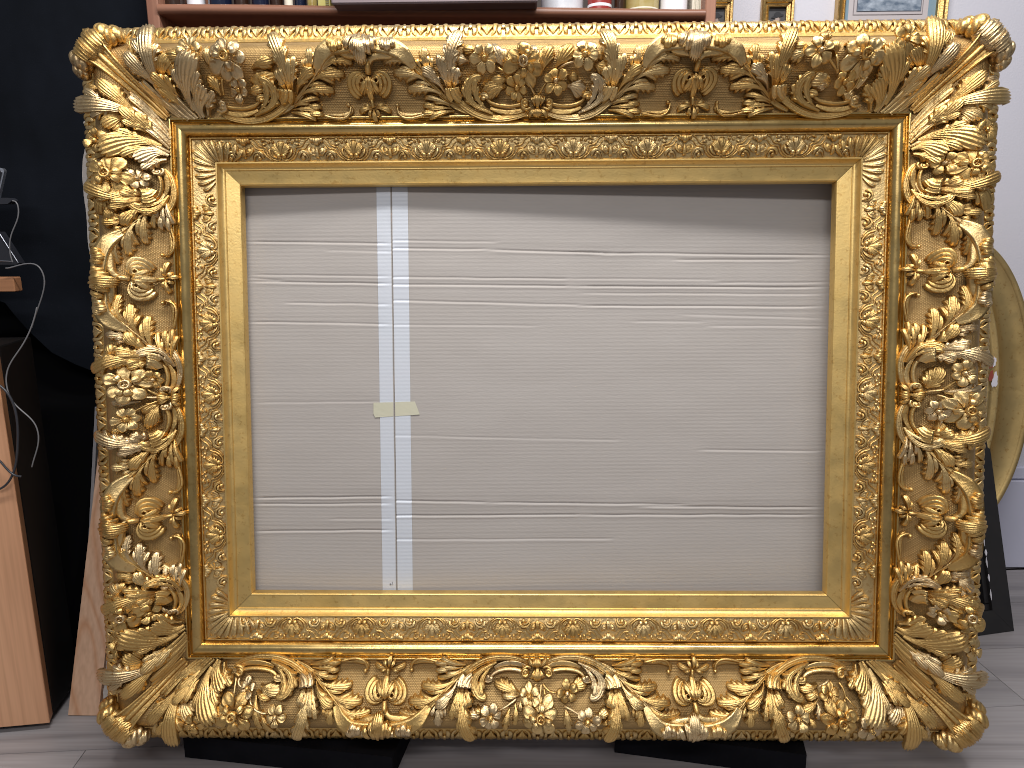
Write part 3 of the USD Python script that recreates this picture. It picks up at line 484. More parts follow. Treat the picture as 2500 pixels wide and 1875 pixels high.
# ------------------------------------------------------------------ the small ornaments of the inner band
BK = 0.0374 / 505                                # one pixel of the enlarged motif
def zband(b): return 0.0234 + (0.0318 - 0.0234) * np.sqrt(np.clip((b - 0.0368) / 0.0354, 0, 1)) * 0.98
def bm(txt, x0): return np.array([((float(a) - x0) * BK, 0.0368 + (600 - float(b)) * BK) for a, b in (q.split(',') for q in txt.split())])
def bf(txt, x0, h=(0.0015, 0.004, 0.0025), **kw):
    out = []
    for line in txt.split(';'):
        w, p = line.split(':'); kw2 = dict(fl=2, fd=0.10, th=0.004, nu=11); kw2.update(kw); out.append(petal(bm(p, x0), float(w) * BK, h, **kw2))
    return out
def both(fn, txt, x0, **kw):
    a = fn(txt, x0, **kw); return a + [(v * [-1, 1, 1], f[:, ::-1]) for v, f in a]
mask = bf('120: 1245,105 1245,190 1245,285; 75: 1150,105 1140,160 1110,215; 75: 1340,105 1355,160 1385,215; 70: 1200,105 1195,170 1185,240; 70: 1290,105 1298,170 1305,240', 1245, h=(0.004, 0.0075, 0.0045), wb=0.7)
mask += both(bf, '80: 1240,300 1245,430 1245,545', 1245, h=(0.002, 0.004, 0.002))
for sx in (-1, 1):
    c = np.array([sx * 100 * BK, 0.0368 + 205 * BK]); mask += [blob(c, np.array([0.0058, 0.0064]), 0.0004, 0.42, 7), ringlet(c, 0.0028, 0.0011, 0.0026)]
    mask += [petal(np.array([(sx * 0.002, 0.0368 + 130 * BK), (sx * 0.009, 0.0368 + 140 * BK), (sx * 0.0135, 0.0368 + 235 * BK), (sx * 0.009, 0.0368 + 300 * BK)]), 0.004, (0.001, 0.003, 0.001), fl=1, nu=12, th=0.003)]
pal = both(bf, '120: 435,450 425,300 420,160; 90: 445,440 335,330 285,220; 76: 430,440 310,370 225,285; 60: 420,460 310,410 245,400; 40: 420,470 330,450 280,455', 435, h=(0.002, 0.0042, 0.0028)) + [blob((sx * 60 * BK, 0.0368 + 110 * BK), 0.0042, 0.0012, 0.9, 7) for sx in (-1, 1)]
pal += both(bf, '42: 330,540 240,500 190,410 200,330', 435, fl=1)
def bcord(txt, x0, w=36): return [cord(bm(txt, x0), w * BK, 0.0014)]
strap = bcord('1050,125 950,220 880,292 770,308 735,420 640,535 520,585 450,560 435,520', 1245) + bcord('1075,215 1005,300 955,345 825,357 790,440 700,540 620,590', 1245, 30)
curl = bf('60: 1060,585 1055,480 970,410 860,450 840,540; 45: 1030,590 1010,500 950,470 900,500', 1245, h=(0.001, 0.0045, 0.003), fl=1) + [blob(bm('920,525', 1245)[0], 0.0036, 0.0004, 0.7, 7)]
sprig = [blob(bm(f'{x},{y}', 1245)[0], r * BK, 0.0008, 0.9, 6) for x, y, r in ((600, 185, 38), (690, 200, 34), (640, 140, 24))] + bf('50: 730,180 790,150 860,190; 42: 740,230 800,250 850,240', 1245)
flip = lambda ms: [(v * [-1, 1, 1], f[:, ::-1]) for v, f in ms]
def put_band(ms, rail, s0, sg=1):
    Lh, f, o = RAILS[rail]; v, fc = join(ms); s = s0 + sg * v[:, 0]; b = np.clip(v[:, 1], 0.0355, 0.0738)
    return f(s, b, zband(b) + v[:, 2] * 1.2), (fc if o * sg > 0 else fc[:, ::-1])
PER = 0.1214
for rl in 'TBLR':
    ks = np.arange(-4, 5) if rl in 'TB' else np.arange(-2.5, 3)
    for k in ks:
        obj('band_mask', put_band(jig(mask, 3e-4), rl, k * PER), rng.choice([GA, GB]), FRAME)
        for sg in (1, -1):
            edge = (sg > 0 and k == ks[0]) or (sg < 0 and k == ks[-1])
            obj('band_curl', put_band(jig(curl, 3e-4), rl, k * PER, sg), rng.choice([GA, GB]), FRAME)
            if not edge:
                for st in strap: obj('strapwork', put_band(jig([st], 3e-4), rl, k * PER, sg), GA, FRAME)
                obj('berry_sprig', put_band(jig(sprig, 3e-4), rl, k * PER, sg), rng.choice([GA, GB]), FRAME)
        if k != ks[-1]:
            obj('palmette', put_band(jig(pal, 3e-4), rl, (k + 0.5) * PER), rng.choice([GA, GB]), FRAME)
cf = []                                          # half of a corner leaf of the band, (a along the rail from the opening's corner, b)
for w, p in ((0.007, ((-0.037, 0.0372), (-0.050, 0.052), (-0.066, 0.066))), (0.008, ((-0.034, 0.0375), (-0.044, 0.055), (-0.055, 0.071))), (0.008, ((-0.030, 0.0375), (-0.034, 0.053), (-0.041, 0.0715))), (0.008, ((-0.024, 0.0375), (-0.023, 0.052), (-0.027, 0.070))),
             (0.008, ((-0.017, 0.0375), (-0.013, 0.050), (-0.013, 0.068))), (0.007, ((-0.010, 0.0375), (-0.003, 0.048), (0.000, 0.064))), (0.006, ((-0.004, 0.0375), (0.005, 0.044), (0.011, 0.056))), (0.006, ((-0.030, 0.0375), (-0.040, 0.050), (-0.049, 0.062)))):
    cf.append(petal(np.array(p), w, (0.0015, 0.005, 0.0035), fl=2, fd=0.10, th=0.004, nu=12))
for sx in (-1, 1):
    for sy in (-1, 1):
        for rl in (('T' if sy > 0 else 'B'), ('L' if sx < 0 else 'R')):
            e = sx if rl in 'TB' else sy
            obj('band_corner_leaf', put_band(jig(cf, 3e-4), rl, e * RAILS[rl][0], -e), rng.choice([GA, GB]), FRAME)

# ------------------------------------------------------------------ the run of small shells and leaves on the outer edge
def zedge(b):
    t = np.arcsin(np.clip((b - 0.2356) / 0.030, 0, 1)); return -0.0015 + 0.0263 * np.cos(t) ** 1.25
sh = [petal(np.array([(0, 0.2395), (x * 0.6, 0.249), (x, 0.2600 - abs(x) * 0.35)]), 0.0058, (0.001, 0.0042, 0.0026), fl=1, fd=0.05, th=0.003, nu=10) for x in (-0.0095, -0.005, 0, 0.005, 0.0095)]
sh += [petal(np.array([(sg * 0.007, 0.2395), (sg * 0.013, 0.246), (sg * 0.0135, 0.2545), (sg * 0.019, 0.2600)]), 0.0070, (0.0006, 0.0040, 0.0024), fl=1, fd=0.05, th=0.003, nu=12, wb=0.6) for sg in (-1, 1)]
sh2 = [petal(np.array([(sg * 0.001, 0.2605), (sg * 0.004, 0.253), (sg * 0.007, 0.245), (sg * 0.003, 0.2395)]), 0.0078, (0.0006, 0.0040, 0.002), wb=0.6, fl=1, fd=0.03, th=0.003, nu=12) for sg in (-1, 1)] + [petal(np.array([(0, 0.262), (0, 0.255), (0, 0.249)]), 0.006, (0.002, 0.0045, 0.003), fl=1, th=0.003, nu=9)]
def put_edge(ms, rail, s0):
    Lh, f, o = RAILS[rail]; v, fc = join(ms); b = v[:, 1]
    return f(s0 + v[:, 0], b + 0.6 * v[:, 2], zedge(b) + 0.8 * v[:, 2]), (fc if o > 0 else fc[:, ::-1])
for rl in 'TBLR':
    Lh = RAILS[rl][0]; n = int(round(2 * (Lh + 0.262) / 0.0535))
    for i in range(n):
        s = (i + 0.5 - n / 2) * 2 * (Lh + 0.262) / n
        obj('edge_shell', put_edge(jig(sh, 3e-4), rl, s), rng.choice([GA, GB]), FRAME)
        if i < n - 1: obj('edge_leaf', put_edge(jig(sh2, 3e-4), rl, s + (Lh + 0.262) / n), rng.choice([GA, GB]), FRAME)
# ------------------------------------------------------------------ the setting: floor of grey planks, wall, skirting
WALLY = 0.80
FLOORM = []
for i, (a, b) in enumerate((((0.255, 0.24, 0.25), (0.34, 0.325, 0.335)), ((0.24, 0.225, 0.235), (0.32, 0.30, 0.31)), ((0.27, 0.255, 0.265), (0.36, 0.34, 0.35)))):
    FLOORM.append(wood(f'grey_plank_{"abc"[i]}', a, b, 0, ring=14.0, rough=0.42, stretch=0.10, seedloc=(i * 3.7, i * 1.3, 0)))
DARK = plain('joint_dark', (0.03, 0.028, 0.03), 0.8)
fl = obj('floor', [box((-4, -4.5, -0.05), (4, WALLY + 0.02, -0.006))], DARK, smooth=False, kind='structure')
ang = 0.0798; ca, sa = math.cos(ang), math.sin(ang)
P0 = np.array([-0.985, 0.013]); U, N2 = np.array([ca, sa]), np.array([-sa, ca])
WP, LP = 0.2005, 1.26
lrng = random.Random(3)
J = {-1: (at_floor(190, 1858)[:2] - P0) @ U}
for r in range(-14, 6):
    off = J.get(r, lrng.uniform(0, LP))
    for k in range(-4, 4):
        a0, a1 = off + k * LP + 0.0006, off + (k + 1) * LP - 0.0006; b0, b1 = r * WP + 0.0006, (r + 1) * WP - 0.0006
        c = [P0 + U * a + N2 * b for a, b in ((a0, b0), (a1, b0), (a1, b1), (a0, b1))]
        if max(abs(p[0]) for p in c) > 3.2 and min(abs(p[0]) for p in c) > 2.2: continue
        if min(p[1] for p in c) > WALLY or max(p[1] for p in c) < -2.8: continue
        cl = [(p[0], min(p[1], WALLY - 0.0)) for p in c]
        obj('plank', hull([(x, y, z) for x, y in cl for z in (-0.005, -0.0008)] + [(p[0], p[1], 0.0) for p in [((np.array(q) * 0.9992 + np.mean(cl, 0) * 0.0008)) for q in cl]]), lrng.choice(FLOORM), fl, smooth=False)
WALLM = plain('lilac_wall_paint', (0.60, 0.595, 0.665), 0.55, color2=(0.63, 0.625, 0.69), scale=3.0, bump=0.25, bscale=220.0)
obj('wall', box((-3.2, WALLY, -0.05), (3.2, WALLY + 0.1, 2.7)), WALLM, smooth=False, kind='structure')
SK = plain('skirting_paint', (0.60, 0.61, 0.74), 0.4, bump=0.1)
zs = at_y(2498, 1174, WALLY - 0.016)[2]; zt = at_y(2498, 1141, WALLY - 0.012)[2]
obj('skirting_board', [box((-3.2, WALLY - 0.016, 0.002), (3.2, WALLY + 0.01, zs), 0.003), box((-3.2, WALLY - 0.011, zs + 0.003), (3.2, WALLY + 0.01, zt), 0.003)], SK, smooth=False, kind='structure')

# ------------------------------------------------------------------ cardboard behind the frame, in the frame's axes
CB = thing('cardboard_backing', 'two creased grey cardboard sheets joined with white tape behind the open frame', 'cardboard', mat4=M4)
CARD = plain('grey_cardboard', (0.40, 0.37, 0.345), 0.75, color2=(0.43, 0.40, 0.375), scale=14.0, bump=0.12, bscale=260.0, stretch=(0.35, 1.6, 1))
TAPE = plain('white_paper_tape', (0.58, 0.62, 0.68), 0.38, color2=(0.60, 0.63, 0.69), scale=9.0, bump=0.06, bscale=180.0)
MASK = plain('masking_tape', (0.56, 0.55, 0.42), 0.5, color2=(0.60, 0.58, 0.45), bump=0.1)
XS = at_frame(961, 900, -0.012)[0]                 # the seam
def zcard(x, y):
    return np.where(x < XS, -0.012 + 0.030 * (x - XS), -0.012 - 0.031 * np.clip((x - XS) / 0.75, 0, 2) ** 1.15)
def pf(px, py):
    z = -0.02
    for _ in range(8):
        p = at_frame(px, py, z); z = float(zcard(p[0], p[1]))
    return p
creases = [('l', 601, 590, 962, 594, 1.0), ('l', 790, 611, 962, 614, .4), ('l', 601, 670, 962, 675, .6), ('l', 601, 678, 690, 685, .5), ('l', 601, 687, 962, 693, 1.0), ('l', 690, 739, 962, 743, .6), ('l', 603, 786, 962, 791, .7), ('l', 615, 983, 935, 980, .35),
           ('l', 612, 1216, 966, 1212, 1.0), ('l', 612, 1231, 966, 1229, .8), ('l', 800, 1267, 966, 1267, .4), ('l', 614, 1297, 966, 1294, .9),
           ('r', 964, 587, 1200, 591, .5), ('r', 964, 606, 1180, 609, .8), ('r', 1180, 609, 1560, 620, 1.0), ('r', 1500, 618, 2030, 624, 1.0), ('r', 1400, 615, 1500, 621, .6), ('r', 1640, 634, 1950, 635, .7), ('r', 964, 677, 1380, 680, .7), ('r', 1380, 680, 1760, 683, .4), ('r', 1740, 690, 2026, 690, .4), ('r', 964, 695, 1380, 698, .9), ('r', 1380, 698, 2026, 702, 1.0), ('r', 1400, 715, 2025, 719, .5),
           ('r', 968, 734, 1400, 744, .7), ('r', 1400, 746, 2022, 749, .9), ('r', 1650, 767, 2020, 778, .4), ('r', 1540, 784, 1720, 787, .4), ('r', 1720, 795, 2020, 797, .5), ('r', 968, 793, 1300, 796, .3), ('r', 964, 1063, 1500, 1075, .35), ('r', 1700, 1098, 2014, 1102, .6),
           ('r', 966, 1222, 1180, 1227, .9), ('r', 1180, 1227, 1690, 1232, .9), ('r', 1550, 1236, 2010, 1239, 1.0), ('r', 966, 1259, 1400, 1257, 1.0), ('r', 1400, 1257, 2010, 1257, 1.0), ('r', 966, 1317, 1480, 1316, .6)]
CR = [(sd, *pf(a, b)[:2], *pf(c, d)[:2], w) for sd, a, b, c, d, w in creases]
def relief(X, Y, side):
    Z = zcard(X, Y)
    Z = Z + 0.00007 * np.sin(2 * np.pi * (Y + 0.0015 * meshkit.noise(np.stack([X * 3, Y * 9, 0 * X], -1), 2)) / 0.0066) * (0.5 + meshkit.noise(np.stack([X * 6, Y * 30, 0 * X], -1), 4))
    Z = Z + 0.0022 * (meshkit.fbm(np.stack([X * 1.6, Y * 4.0, 0 * X], -1), 3, 6) - 0.5)
    for sd, xa, ya, xb, yb, w in CR:
        if sd != side: continue
        t = (X - xa) / (xb - xa); yl = ya + (yb - ya) * t + 0.0012 * (meshkit.noise(np.stack([X * 22, Y * 0 + ya * 90, 0 * X], -1), 5) - 0.5)
        win = np.clip(np.minimum(t, 1 - t) / 0.10 + (0.9 if sd == 'l' and xb > -0.24 or sd == 'r' and xa < -0.2 else 0.0), 0, 1) * ((t > -0.02) & (t < 1.02))
        q = (Y - yl) / 0.0016
        Z = Z + w * win * (-0.0017 * np.exp(-q * q) + 0.0007 * np.exp(-((Y - yl + 0.0034) / 0.0024) ** 2) - 0.0004 * np.exp(-((Y - yl - 0.006) / 0.006) ** 2))
    return Z
def sheet(x0, x1, y0, y1, nx, ny, side, outline=None, lift=0.0, jitter=0.0):
    yy = np.linspace(y0, y1, ny); t = np.linspace(0, 1, nx)
    xa = outline(yy) if outline else np.full(ny, x0)
    X = xa[:, None] + (x1 - xa)[:, None] * t[None]; Y = np.broadcast_to(yy[:, None], X.shape)
    V = np.stack([X, Y, relief(X, Y, side) + lift], -1).reshape(-1, 3); return V, grid_faces(ny, nx)[:, ::-1]
tl = [(p[1], p[0]) for p in (pf(x - 5, y) for x, y in ((258, 1722), (256, 1690), (262, 1668), (275, 1500), (262, 1100), (246, 900), (238, 760), (228, 700), (228, 655), (224, 625), (219, 590), (217, 545), (212, 500), (207, 460), (205, 420), (207, 390), (211, 365), (219, 345), (220, 320), (210, 305), (207, 298), (225, 285), (240, 260)))]
tl = np.array(tl)
outl = lambda y: np.interp(y, tl[:, 0], tl[:, 1]) + 0.0022 * (meshkit.fbm(np.stack([y * 45, 0 * y, 0 * y], -1), 3, 2) - 0.5)
obj('sheet', sheet(0, XS, tl[0, 0], tl[-1, 0], 70, 900, 'l', outl), CARD, CB)
obj('sheet', sheet(XS + 0.0006, 0.66, -0.47, 0.47, 90, 760, 'r'), CARD, CB)
xl, xr = pf(926, 900)[0], pf(1001, 900)[0]
obj('tape', sheet(xl, XS - 0.0014, -0.46, 0.46, 12, 640, 'l', lift=0.0007), TAPE, CB)
obj('tape', sheet(XS + 0.0018, xr, -0.46, 0.46, 12, 640, 'r', lift=0.0007), TAPE, CB)
mk = [pf(*p)[:2] for p in ((912, 983), (1013, 980), (1025, 1012), (916, 1019), (912, 1010))]
for lo, hi, sd in ((0, XS - 0.0014, 'l'), (XS + 0.0018, 1, 'r')):
    import shapely
    pg = shapely.Polygon(mk).intersection(shapely.box(-1 if sd == 'l' else lo, -1, hi if sd == 'l' else 1, 1))
    tr = trimesh.creation.extrude_polygon(pg, 0.0003, engine='earcut'); tr = tr.subdivide().subdivide(); v = np.array(tr.vertices)
    v[:, 2] += relief(v[:, 0], v[:, 1], sd) + (0.0009 if True else 0)
    obj('masking_tape', (v, np.array(tr.faces)), MASK, CB, smooth=False)
INK = plain('pencil_mark', (0.12, 0.12, 0.14), 0.7)
def stroke(pts): 
    q = np.array([pf(951 + (x - 1365) / 3.687, 1421 + (y - 1000) / 3.687) for x, y in pts]); q[:, 2] = relief(q[:, 0], q[:, 1], 'l') + 0.0010; return tube3(q, 0.0004, 5, 0.001)
obj('pencil_mark', [stroke([(1368, 1018), (1374, 1012), (1380, 1016), (1376, 1022), (1370, 1024), (1384, 1022)]), stroke([(1394, 996), (1395, 1010), (1396, 1026)])], INK, CB, smooth=False)

# ------------------------------------------------------------------ black blocks under the frame
BLK = plain('black_foam', (0.006, 0.006, 0.008), 0.95, color2=(0.009, 0.009, 0.012), bump=0.3, specular_ior_level=0.1)
def block(px0, py0, px1, py1, lab):
    a, b = at_floor(px0, py0)[:2], at_floor(px1, py1)[:2]; d = (b - a) / np.linalg.norm(b - a); n = np.array([-d[1], d[0]])
    pts = [(*(a + d * t * np.linalg.norm(b - a) + n * w), z) for t in (0, 1) for w in (0, 0.30) for z in (0.001, BASE - 0.004)]
    pts = [(x, y, z) for x, y, z in pts]
    obj('support_block', hull(pts), BLK, smooth=False, label=lab, category='support block')
block(452, 1850, 960, 1905, 'black foam block under the frame near its lower left corner')
block(1500, 1838, 1965, 1900, 'black foam block under the frame near its lower right corner')

# ------------------------------------------------------------------ left: cloth, cabinet, desk board, plank, dark board
CLOTH = plain('black_cloth', (0.004, 0.0052, 0.0078), 0.95, color2=(0.0075, 0.0095, 0.0145), scale=5.0, bump=0.2, bscale=500.0, specular_ior_level=0.12)
CY = 0.52
hem = np.array([(at_y(x, y, CY)[0], at_y(x, y, CY)[2]) for x, y in ((-260, 700), (-100, 700), (40, 735), (90, 790), (150, 855), (200, 885), (245, 905), (330, 930), (420, 940))])
nx, nz = 160, 90
xx = np.linspace(hem[0, 0], at_y(357, 20, CY)[0] + 0.03, nx); zb = np.interp(xx, hem[:, 0], hem[:, 1]); tt = np.linspace(0, 1, nz)
X = np.broadcast_to(xx, (nz, nx)); Z = zb[None] + (1.75 - zb)[None] * tt[:, None]
Yc = CY + 0.012 * np.sin(X * 19 + 2.0 * np.sin(Z * 3)) + 0.02 * (meshkit.fbm(np.stack([X * 5, Z * 2.2, 0 * X], -1), 4, 9) - 0.5) + 0.010 * np.sin((X * 0.7 + Z) * 23) * np.clip(1.15 - Z, 0, 1)
CLOTH2 = plain('black_cloth_back', (0.0022, 0.0022, 0.0028), 0.95, bump=0.2, bscale=500.0, specular_ior_level=0.1)
CLT = thing('black_cloth', 'black cloth hanging as a backdrop left of the gilt frame', 'cloth')
obj('front_fold', (np.stack([X, Yc - 0.03, Z], -1).reshape(-1, 3), grid_faces(nz, nx)), CLOTH, CLT)
Z2 = 0.004 + (1.74 - 0.004) * np.broadcast_to(tt[:, None], X.shape); Y2 = CY + 0.05 - 0.36 * np.clip((0.62 - Z2) / 0.62, 0, 1) * np.clip((-0.93 - X) / 0.08, 0, 1) + 0.014 * np.sin(X * 23 + 1.5 * np.sin(Z2 * 2.3)) + 0.02 * (meshkit.fbm(np.stack([X * 4, Z2 * 1.6, 0 * X], -1), 4, 19) - 0.5)
obj('back_fall', (np.stack([X, Y2, Z2], -1).reshape(-1, 3), grid_faces(nz, nx)), CLOTH2, CLT)
CABW = wood('orange_cabinet_wood', (0.66, 0.34, 0.185), (0.74, 0.41, 0.235), 2, ring=9.0, rough=0.4, stretch=0.06)
EDGE = plain('brown_edge_band', (0.30, 0.14, 0.06), 0.45, color2=(0.34, 0.16, 0.075))
BODY = plain('black_laminate', (0.004, 0.0036, 0.0035), 0.5, bump=0.05, specular_ior_level=0.25)
x1 = at_floor(123, 1765, 0.012)[0]; y1 = at_floor(123, 1765, 0.012)[1]; x2 = at_y(135, 1754, y1 + 0.022)[0]
CTOP = at_y(20, 850, y1)[2]
CAB = thing('wood_front_cabinet', 'black cabinet with an orange wood front standing left of the frame', 'cabinet')
ROTC = 0.16
def rc(m, piv=(x2, y1)):
    v, f = m; c, s = math.cos(ROTC), math.sin(ROTC); w = v.copy(); w[:, 0] = piv[0] + c * (v[:, 0] - piv[0]) - s * (v[:, 1] - piv[1]); w[:, 1] = piv[1] + s * (v[:, 0] - piv[0]) + c * (v[:, 1] - piv[1]); return w, f
obj('front_panel', rc(box((-1.75, y1 - 0.004, 0.014), (x1 - 0.0, y1 + 0.0, CTOP), 0.001)), CABW, CAB, smooth=False)
obj('edge_band', rc(hull([(x1 + 0.0002, y1 - 0.003, z) for z in (0.016, CTOP)] + [(x2, y1 + 0.022, z) for z in (0.016, CTOP)] + [(x1 - 0.03, y1 + 0.0005, z) for z in (0.016, CTOP)] + [(x1 - 0.03, y1 + 0.022, z) for z in (0.016, CTOP)])), EDGE, CAB, smooth=False)
obj('body', rc(box((-1.75, y1 + 0.023, 0.016), (x2 + 0.001, y1 + 0.14, CTOP), 0.002)), BODY, CAB, smooth=False)
for fx in (-1.6, x1 - 0.07): obj('foot', rc(box((fx - 0.03, y1 + 0.03, 0.001), (fx + 0.03, y1 + 0.09, 0.0158))), BODY, CAB, smooth=False)
dk = [at_y(x, y, 0.30) for x, y in ((27, 677), (39, 713))]
obj('desk_board', [box((-1.9, 0.30, dk[1][2]), (dk[1][0] - 0.002, 0.325, dk[0][2]), 0.002)], wood('desk_wood', (0.38, 0.17, 0.08), (0.46, 0.22, 0.11), 0, ring=9, rough=0.4), smooth=False, label='orange wooden board end sticking out above the black cabinet', category='board')
PINE = wood('pine_plank', (0.56, 0.30, 0.17), (0.66, 0.42, 0.28), 2, ring=34.0, rough=0.55, stretch=0.11, seedloc=(2.2, 0.4, 0.31))
b0, b1 = at_floor(166, 1746, 0.002), at_floor(240, 1747, 0.002); tp0 = at_y(235, 1150, 0.27); wv = (b1 - b0); up = tp0 - b0; up /= np.linalg.norm(up)
nrm = np.cross(wv / np.linalg.norm(wv), up); nrm /= np.linalg.norm(nrm); nrm = nrm if nrm[1] > 0 else -nrm
tl_ = np.linspace(0, 0.86, 2)
obj('pine_plank', hull([b0 + wv * w + up * t + nrm * q for w in (0.0, 1.0) for t in tl_ for q in (0.0, 0.026)]), PINE, smooth=False, label='pale knotty pine plank leaning upright behind the lower left of the frame', category='plank')
GB1 = plain('dark_board', (0.03, 0.028, 0.03), 0.7); GE = plain('grey_board_edge', (0.26, 0.25, 0.26), 0.8, bump=0.3)
q0, q1 = at_y(234, 993, 0.33), at_floor(205, 1600)
q1 = at_y(206, 1560, 0.24); ax = q1 - q0
BD = thing('dark_board', 'thin dark board with a grey edge leaning behind the pine plank', 'board')
obj('face', hull([q0 + d + e for d in (np.zeros(3), ax) for e in ((0.0, 0.0005, 0), (0.35, 0.02, 0), (0.0, 0.0105, 0), (0.35, 0.03, 0))]), GB1, BD, smooth=False)
obj('edge', hull([q0 + d + np.array(e) for d in (np.zeros(3), ax) for e in ((-0.0008, -0.002, 0), (0.0055, -0.002, 0), (-0.0008, 0.0003, 0), (0.0055, 0.0003, 0))]), GE, BD, smooth=False)
SIL = plain('silver_metal', (0.62, 0.66, 0.74), 0.28, metallic=0.9); SCR = plain('dark_screen', (0.012, 0.013, 0.018), 0.2); SCR2 = plain('dark_plastic', (0.025, 0.027, 0.035), 0.4)
def slab(pix, Y, th, r, mat, name, par, dy=0.0):
    import shapely
    p = [at_y(x, y, Y) for x, y in pix]; pg = shapely.Polygon([(q[0], q[2]) for q in p]).buffer(-r).buffer(r)
    t = trimesh.creation.extrude_polygon(pg, th, engine='earcut'); v = np.array(t.vertices); w = np.stack([v[:, 0], Y + dy + v[:, 2], v[:, 1]], 1); obj(name, (w, np.array(t.faces)[:, ::-1]), mat, par, smooth=False)
TB = thing('tablet', 'dark tablet with a silver rim standing at the left edge of the picture', 'tablet')
slab(((-200, 408), (12, 410), (-4, 480), (-30, 545), (-220, 545)), 0.33, 0.008, 0.006, SIL, 'rim', TB); slab(((-200, 412), (7, 414), (-8, 480), (-34, 541), (-220, 541)), 0.33, 0.002, 0.006, SCR, 'screen', TB, -0.0022)
slab(((-200, 482), (20, 483), (30, 489), (18, 498), (-200, 504)), 0.325, 0.02, 0.002, SCR2, 'clip', TB)
TS = thing('tablet_stand', 'dark slanted stand with a pale edge under the tablet', 'stand')
slab(((-200, 566), (-4, 566), (46, 643), (40, 646), (-200, 646)), 0.335, 0.02, 0.001, SCR2, 'side_plate', TS)
obj('bright_edge', tube3([at_y(-4, 566, 0.333), at_y(20, 603, 0.333), at_y(45, 642, 0.333)], 0.0011, 6), SIL, TS); obj('lower_edge', tube3([at_y(-60, 637, 0.333), at_y(0, 637, 0.333), at_y(29, 638, 0.333)], 0.0008, 6), SIL, TS)
CBL = plain('black_cable', (0.035, 0.037, 0.045), 0.35); CBG = plain('grey_cable', (0.20, 0.20, 0.21), 0.35)
for pts, Y, r, m, lab in ((((30, 490), (38, 492), (45, 510), (41, 540), (28, 572), (25, 620), (31, 640)), 0.31, 0.0013, CBG, 'thin grey cable curving down from the tablet'),
                          (((14, 655), (58, 645), (92, 649), (108, 680), (106, 710), (90, 760), (78, 800)), 0.29, 0.0014, CBG, 'thin cable looping over the end of the wooden board'),
                          (((90, 750), (76, 800), (50, 850), (18, 905), (16, 940), (35, 985), (85, 1035), (94, 1065), (88, 1105), (78, 1140)), 0.075, 0.0012, CBG, 'thin cable hanging in front of the black cabinet side'),
                          (((-6, 938), (25, 970), (42, 1030), (43, 1090), (34, 1150), (16, 1182), (-6, 1196)), 0.07, 0.0021, CBL, 'thick black cable curving across the orange wood front'),
                          (((-6, 1120), (14, 1142), (30, 1157), (52, 1163)), 0.068, 0.0019, CBL, 'short black cable crossing the orange wood front')):
    obj('cable', tube3([at_y(x, y, Y) for x, y in pts], r, 7), m, label=lab, category='cable')

# ------------------------------------------------------------------ bookcase across the top with what stands on its shelf
BKY = 0.45
BW = wood('reddish_shelf_wood', (0.20, 0.085, 0.05), (0.29, 0.135, 0.085), 0, ring=12, rough=0.42); BWV = wood('reddish_post_wood', (0.25, 0.11, 0.07), (0.35, 0.17, 0.11), 2, ring=40, rough=0.45, stretch=0.05)
BDK = plain('bookcase_dark', (0.035, 0.024, 0.02), 0.7)
BC = thing('bookcase', 'reddish wooden bookcase behind the top of the frame', 'bookcase')
lx0, lx1 = at_y(355, 0, BKY)[0], at_y(387, 30, BKY)[0]; rx0, rx1 = at_y(1722, 30, BKY)[0], at_y(1748, 30, BKY)[0]
obj('post', box((lx0, BKY, 0.002), (lx1, BKY + 0.045, 1.75), 0.002), BWV, BC, smooth=False); obj('post', box((rx0, BKY, 0.002), (rx1, BKY + 0.045, 1.75), 0.002), BWV, BC, smooth=False)
obj('side_panel', box((lx0 + 0.004, BKY + 0.046, 0.002), (lx1 - 0.004, WALLY - 0.02, 1.75)), BWV, BC, smooth=False); obj('side_panel', box((rx0 + 0.004, BKY + 0.046, 0.002), (rx1 - 0.004, WALLY - 0.02, 1.75)), BWV, BC, smooth=False)
obj('back_panel', box((lx1, WALLY - 0.03, 0.002), (rx0, WALLY - 0.021, 1.75)), BDK, BC, smooth=False)
zl, zr = (at_y(387, 8.5, BKY)[2], at_y(1720, 21, BKY)[2]); zl2, zr2 = at_y(387, 36, BKY)[2], at_y(1720, 46.5, BKY)[2]
ztop, zbot = (zl + zr) / 2, (zl2 + zr2) / 2; hh = (ztop - zbot) / 2
prof = [(BKY + 0.005 - 0.012 * math.cos(a), (ztop + zbot) / 2 + hh * math.sin(a)) for a in np.linspace(-math.pi / 2, math.pi / 2, 9)] + [(WALLY - 0.035, ztop), (WALLY - 0.035, zbot)]
nn = 24; xs = np.linspace(lx1 + 0.0005, rx0 - 0.0005, nn)
V = np.array([(x, y, z + (zl - ztop) * (1 - i / (nn - 1)) + (zr - ztop) * i / (nn - 1) + 0.002 * math.sin(i * 0.5) * 0.3) for i, x in enumerate(xs) for y, z in prof])
Fq = []
for i in range(nn - 1):
    for j in range(len(prof)):
        a, b = i * len(prof) + j, i * len(prof) + (j + 1) % len(prof); Fq.append((a, b, b + len(prof), a + len(prof)))
obj('shelf', (V, np.array(Fq)), BW, BC, smooth=40)
for zz in (0.95, 0.55, 0.15): obj('shelf', box((lx1 + 0.0005, BKY + 0.01, zz), (rx0 - 0.0005, WALLY - 0.035, zz + 0.022), 0.004), BW, BC, smooth=False)
def zshelf(x): return float(np.interp(x, [lx1, rx0], [zl, zr])) + 0.0012
def revolve(prof, n=40):
    p = np.array(prof); a = np.linspace(0, 2 * np.pi, n + 1); V = np.stack([p[:, 0, None] * np.cos(a), p[:, 0, None] * np.sin(a), np.broadcast_to(p[:, 1, None], (len(p), n + 1))], -1).reshape(-1, 3); return V, grid_faces(len(p), n + 1)
